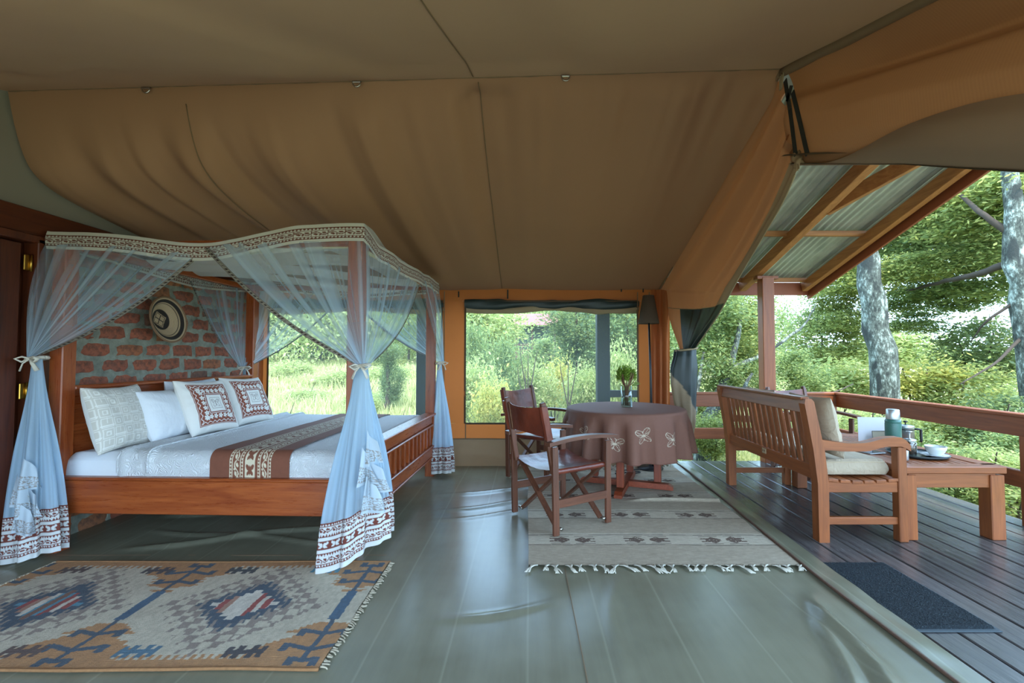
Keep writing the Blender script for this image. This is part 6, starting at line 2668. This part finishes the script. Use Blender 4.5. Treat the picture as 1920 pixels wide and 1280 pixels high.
    for i in range(44):
        a = -.95 + 1.95 * (i + g.uniform(0, .8)) / 44
        d = g.uniform(26, 40)
        x, y = d * math.tan(a) if abs(a) < .8 else d * math.copysign(1.1, a), d
        r = g.uniform(2.4, 3.6)
        if 1.4 * FPX / 1.4 < 0:
            continue
        z = float(gz(x, y))
        px = PX0 + FPX * x / y
        top = (1.9 if px > 1450 else 8.5) + g.uniform(-.3, .6)
        if px > 1450 and (1460 < px < 1520 or 1740 < px < 1850):
            top -= .6
        s = thing('distant_tree', 'leafy tree in the hazy belt of woodland far beyond the meadow', 'tree', (x, y, z), 0, 'far belt of trees')
        sc = (r, r, max(1.0, (top - z) * .75))
        put_foliage(('far_pale', 'far_blue')[int(g.integers(2))] if px < 1450 else 'far_pale', s, (x, y, z + .26 * (top - z)), sc)
        branch(s, [(x, y, z - .2), (x, y, z + 1), (x + .2, y, z + .7 * (top - z))], [.18, .15, .06], TWIG, 'trunk', 6)

    for x, y, r in ((24, 13, 3.2), (27, 6, 3.4), (25, -1, 3.2), (30, 18, 3.4), (22, 19, 2.8)):
        z = float(gz(x, y))
        s = thing('distant_tree', 'leafy tree in the hazy belt of woodland far beyond the meadow', 'tree', (x, y, z), 0, 'far belt of trees')
        put_foliage('far_pale', s, (x, y, z + .8), (r, r, 2.4))
        branch(s, [(x, y, z - .2), (x, y, z + 1), (x + .2, y, z + 2)], [.18, .15, .06], TWIG, 'trunk', 6)


trees()


def grass():
    g = np.random.default_rng(12)
    m = leaf_mat('grass_blade', '8c965a', 'b0b078', 'cec898', .4)
    for nm, n, xr, yr, h0, lab in (('meadow_grass', 90000, (-17, 4.2), (6.1, 28), .34, None), ('bank_grass', 36000, (3.6, 17), (.5, 24), .30, None)):
        u = g.random(n) ** 1.5
        y = yr[0] + (yr[1] - yr[0]) * u
        x = g.uniform(*xr, n)
        if nm == 'bank_grass':
            x = xr[0] + .4 + (xr[1] - xr[0]) * g.random(n) ** 1.3
        cl = vnoise(x * 1.6 + 40, y * 1.6, 5)
        h = h0 * (.35 + 1.1 * cl) * g.uniform(.5, 1.4, n)
        a = g.uniform(0, 2 * PI, n)
        w = .012 + .0012 * y
        z = gz(x, y)
        b = np.stack([x, y, z - .02], 1)
        s_ = np.stack([np.cos(a), np.sin(a), np.zeros(n)], 1) * w[:, None]
        ln = np.stack([g.normal(0, .3, n), g.normal(0, .3, n), np.ones(n)], 1) * h[:, None]
        V = np.stack([b - s_, b + s_, b + ln], 1).reshape(-1, 3)
        o = bpy.data.objects.new(nm, quick_mesh(nm, V, 3, m))
        C.objects.link(o)
        tag(o, 'pale sunlit grass of the meadow outside the windows' if nm == 'meadow_grass' else 'pale grass on the bank below the deck railing', 'grass', kind='stuff')


grass()


def rocks():
    g = np.random.default_rng(8)
    m = plain('meadow_rock', 'a08f84', .9, var=.2, scale=5, bumps=.4)
    for px, py, d, w, lab in ((518, 703, 12, .30, 'small pale rock in the meadow at the pillow end of the bed window'), (560, 752, 9.0, .45, 'flat pale rock in the meadow low in the bed window'),
                              (590, 715, 11.5, .35, 'pinkish rock in the meadow in the middle of the bed window'), (1085, 765, 8.4, .35, 'flat pale rock low in the window above the table')):
        ds = np.linspace(6.3, 30, 300)
        dz = [pt(px, py, q)[2] - float(gz((px - PX0) / FPX * q, q)) for q in ds]
        d = float(ds[int(np.argmax(np.array(dz) < .05))])
        w = w * d / 17
        x, y, z = base_at(px, d)
        zc = z
        o = thing('rock', lab, 'rock', (x, y, zc))
        a, b = np.meshgrid(np.linspace(0, 2 * PI, 16, endpoint=False), np.linspace(0, PI, 9))
        rr = w * (1 + .35 * (vnoise(np.cos(a) * 2 + 5, np.sin(a) * 2 + b * 2 + 9, int(px)) - .5))
        mb = MB()
        mb.grid(np.stack([rr * np.cos(a) * np.sin(b), .7 * rr * np.sin(a) * np.sin(b), .38 * rr * np.cos(b)], -1), wrap=True, flip=True)
        mb.build('stone', m, o)
        mb = MB()
        mb.grid(np.stack([rr * .7 * np.cos(a) * np.sin(b) + w * .5, .7 * rr * np.sin(a) * np.sin(b), .25 * rr * np.cos(b) - .1 * w], -1), wrap=True, flip=True)
        mb.build('stone', m, o)


rocks()


def cabin():
    d = 21.0
    p = pt(1000, 668, d)
    o = thing('far_cabin', 'distant cabin with a faded red iron roof and dark veranda, seen through the window', 'cabin', (p[0], d, float(gz(p[0], d))))
    red = plain('faded_red_iron', '8a4c48', .7, var=.1)
    drk = plain('cabin_timber', '5a4238', .8)
    def q(px, py, dy=0):
        return pt(px, py, d + dy)
    a, b = q(964, 609, -.6), q(1046, 609, -.6)
    c, e = q(960, 588, 1.8), q(1050, 588, 1.8)
    mb = MB()
    mb.grid([[a, b], [(a + c) / 2 + np.array((0, 0, .02)), (b + e) / 2 + np.array((0, 0, .02))], [c, e]])
    mb.build('roof', red, o, world=True)
    for px in (968, 998, 1040):
        mb = MB()
        t, l = q(px, 608), q(px, 690)
        mb.bar(t, l, .10, .10)
        mb.build('post', drk, o, world=True)
    for py, th in ((646, .10), (656, .06)):
        mb = MB()
        mb.bar(q(962, py), q(1042, py), .06, th)
        mb.build('rail', drk, o, world=True)
    mb = MB()
    mb.bar(q(962, 668), q(1042, 668), 1.6, .14)
    mb.build('veranda_floor', drk, o, world=True)
    mb = MB()
    mb.box(q(1004, 640, 1.2), (1.7, .1, 1.5))
    mb.build('canvas_wall', plain('cabin_canvas', '4d5a4c', .9), o, world=True)
    for px in (970, 980, 990, 1008, 1018, 1028):
        mb = MB()
        mb.bar(q(px, 646), q(px, 667), .05, .05)
        mb.build('baluster', drk, o, world=True)


cabin()
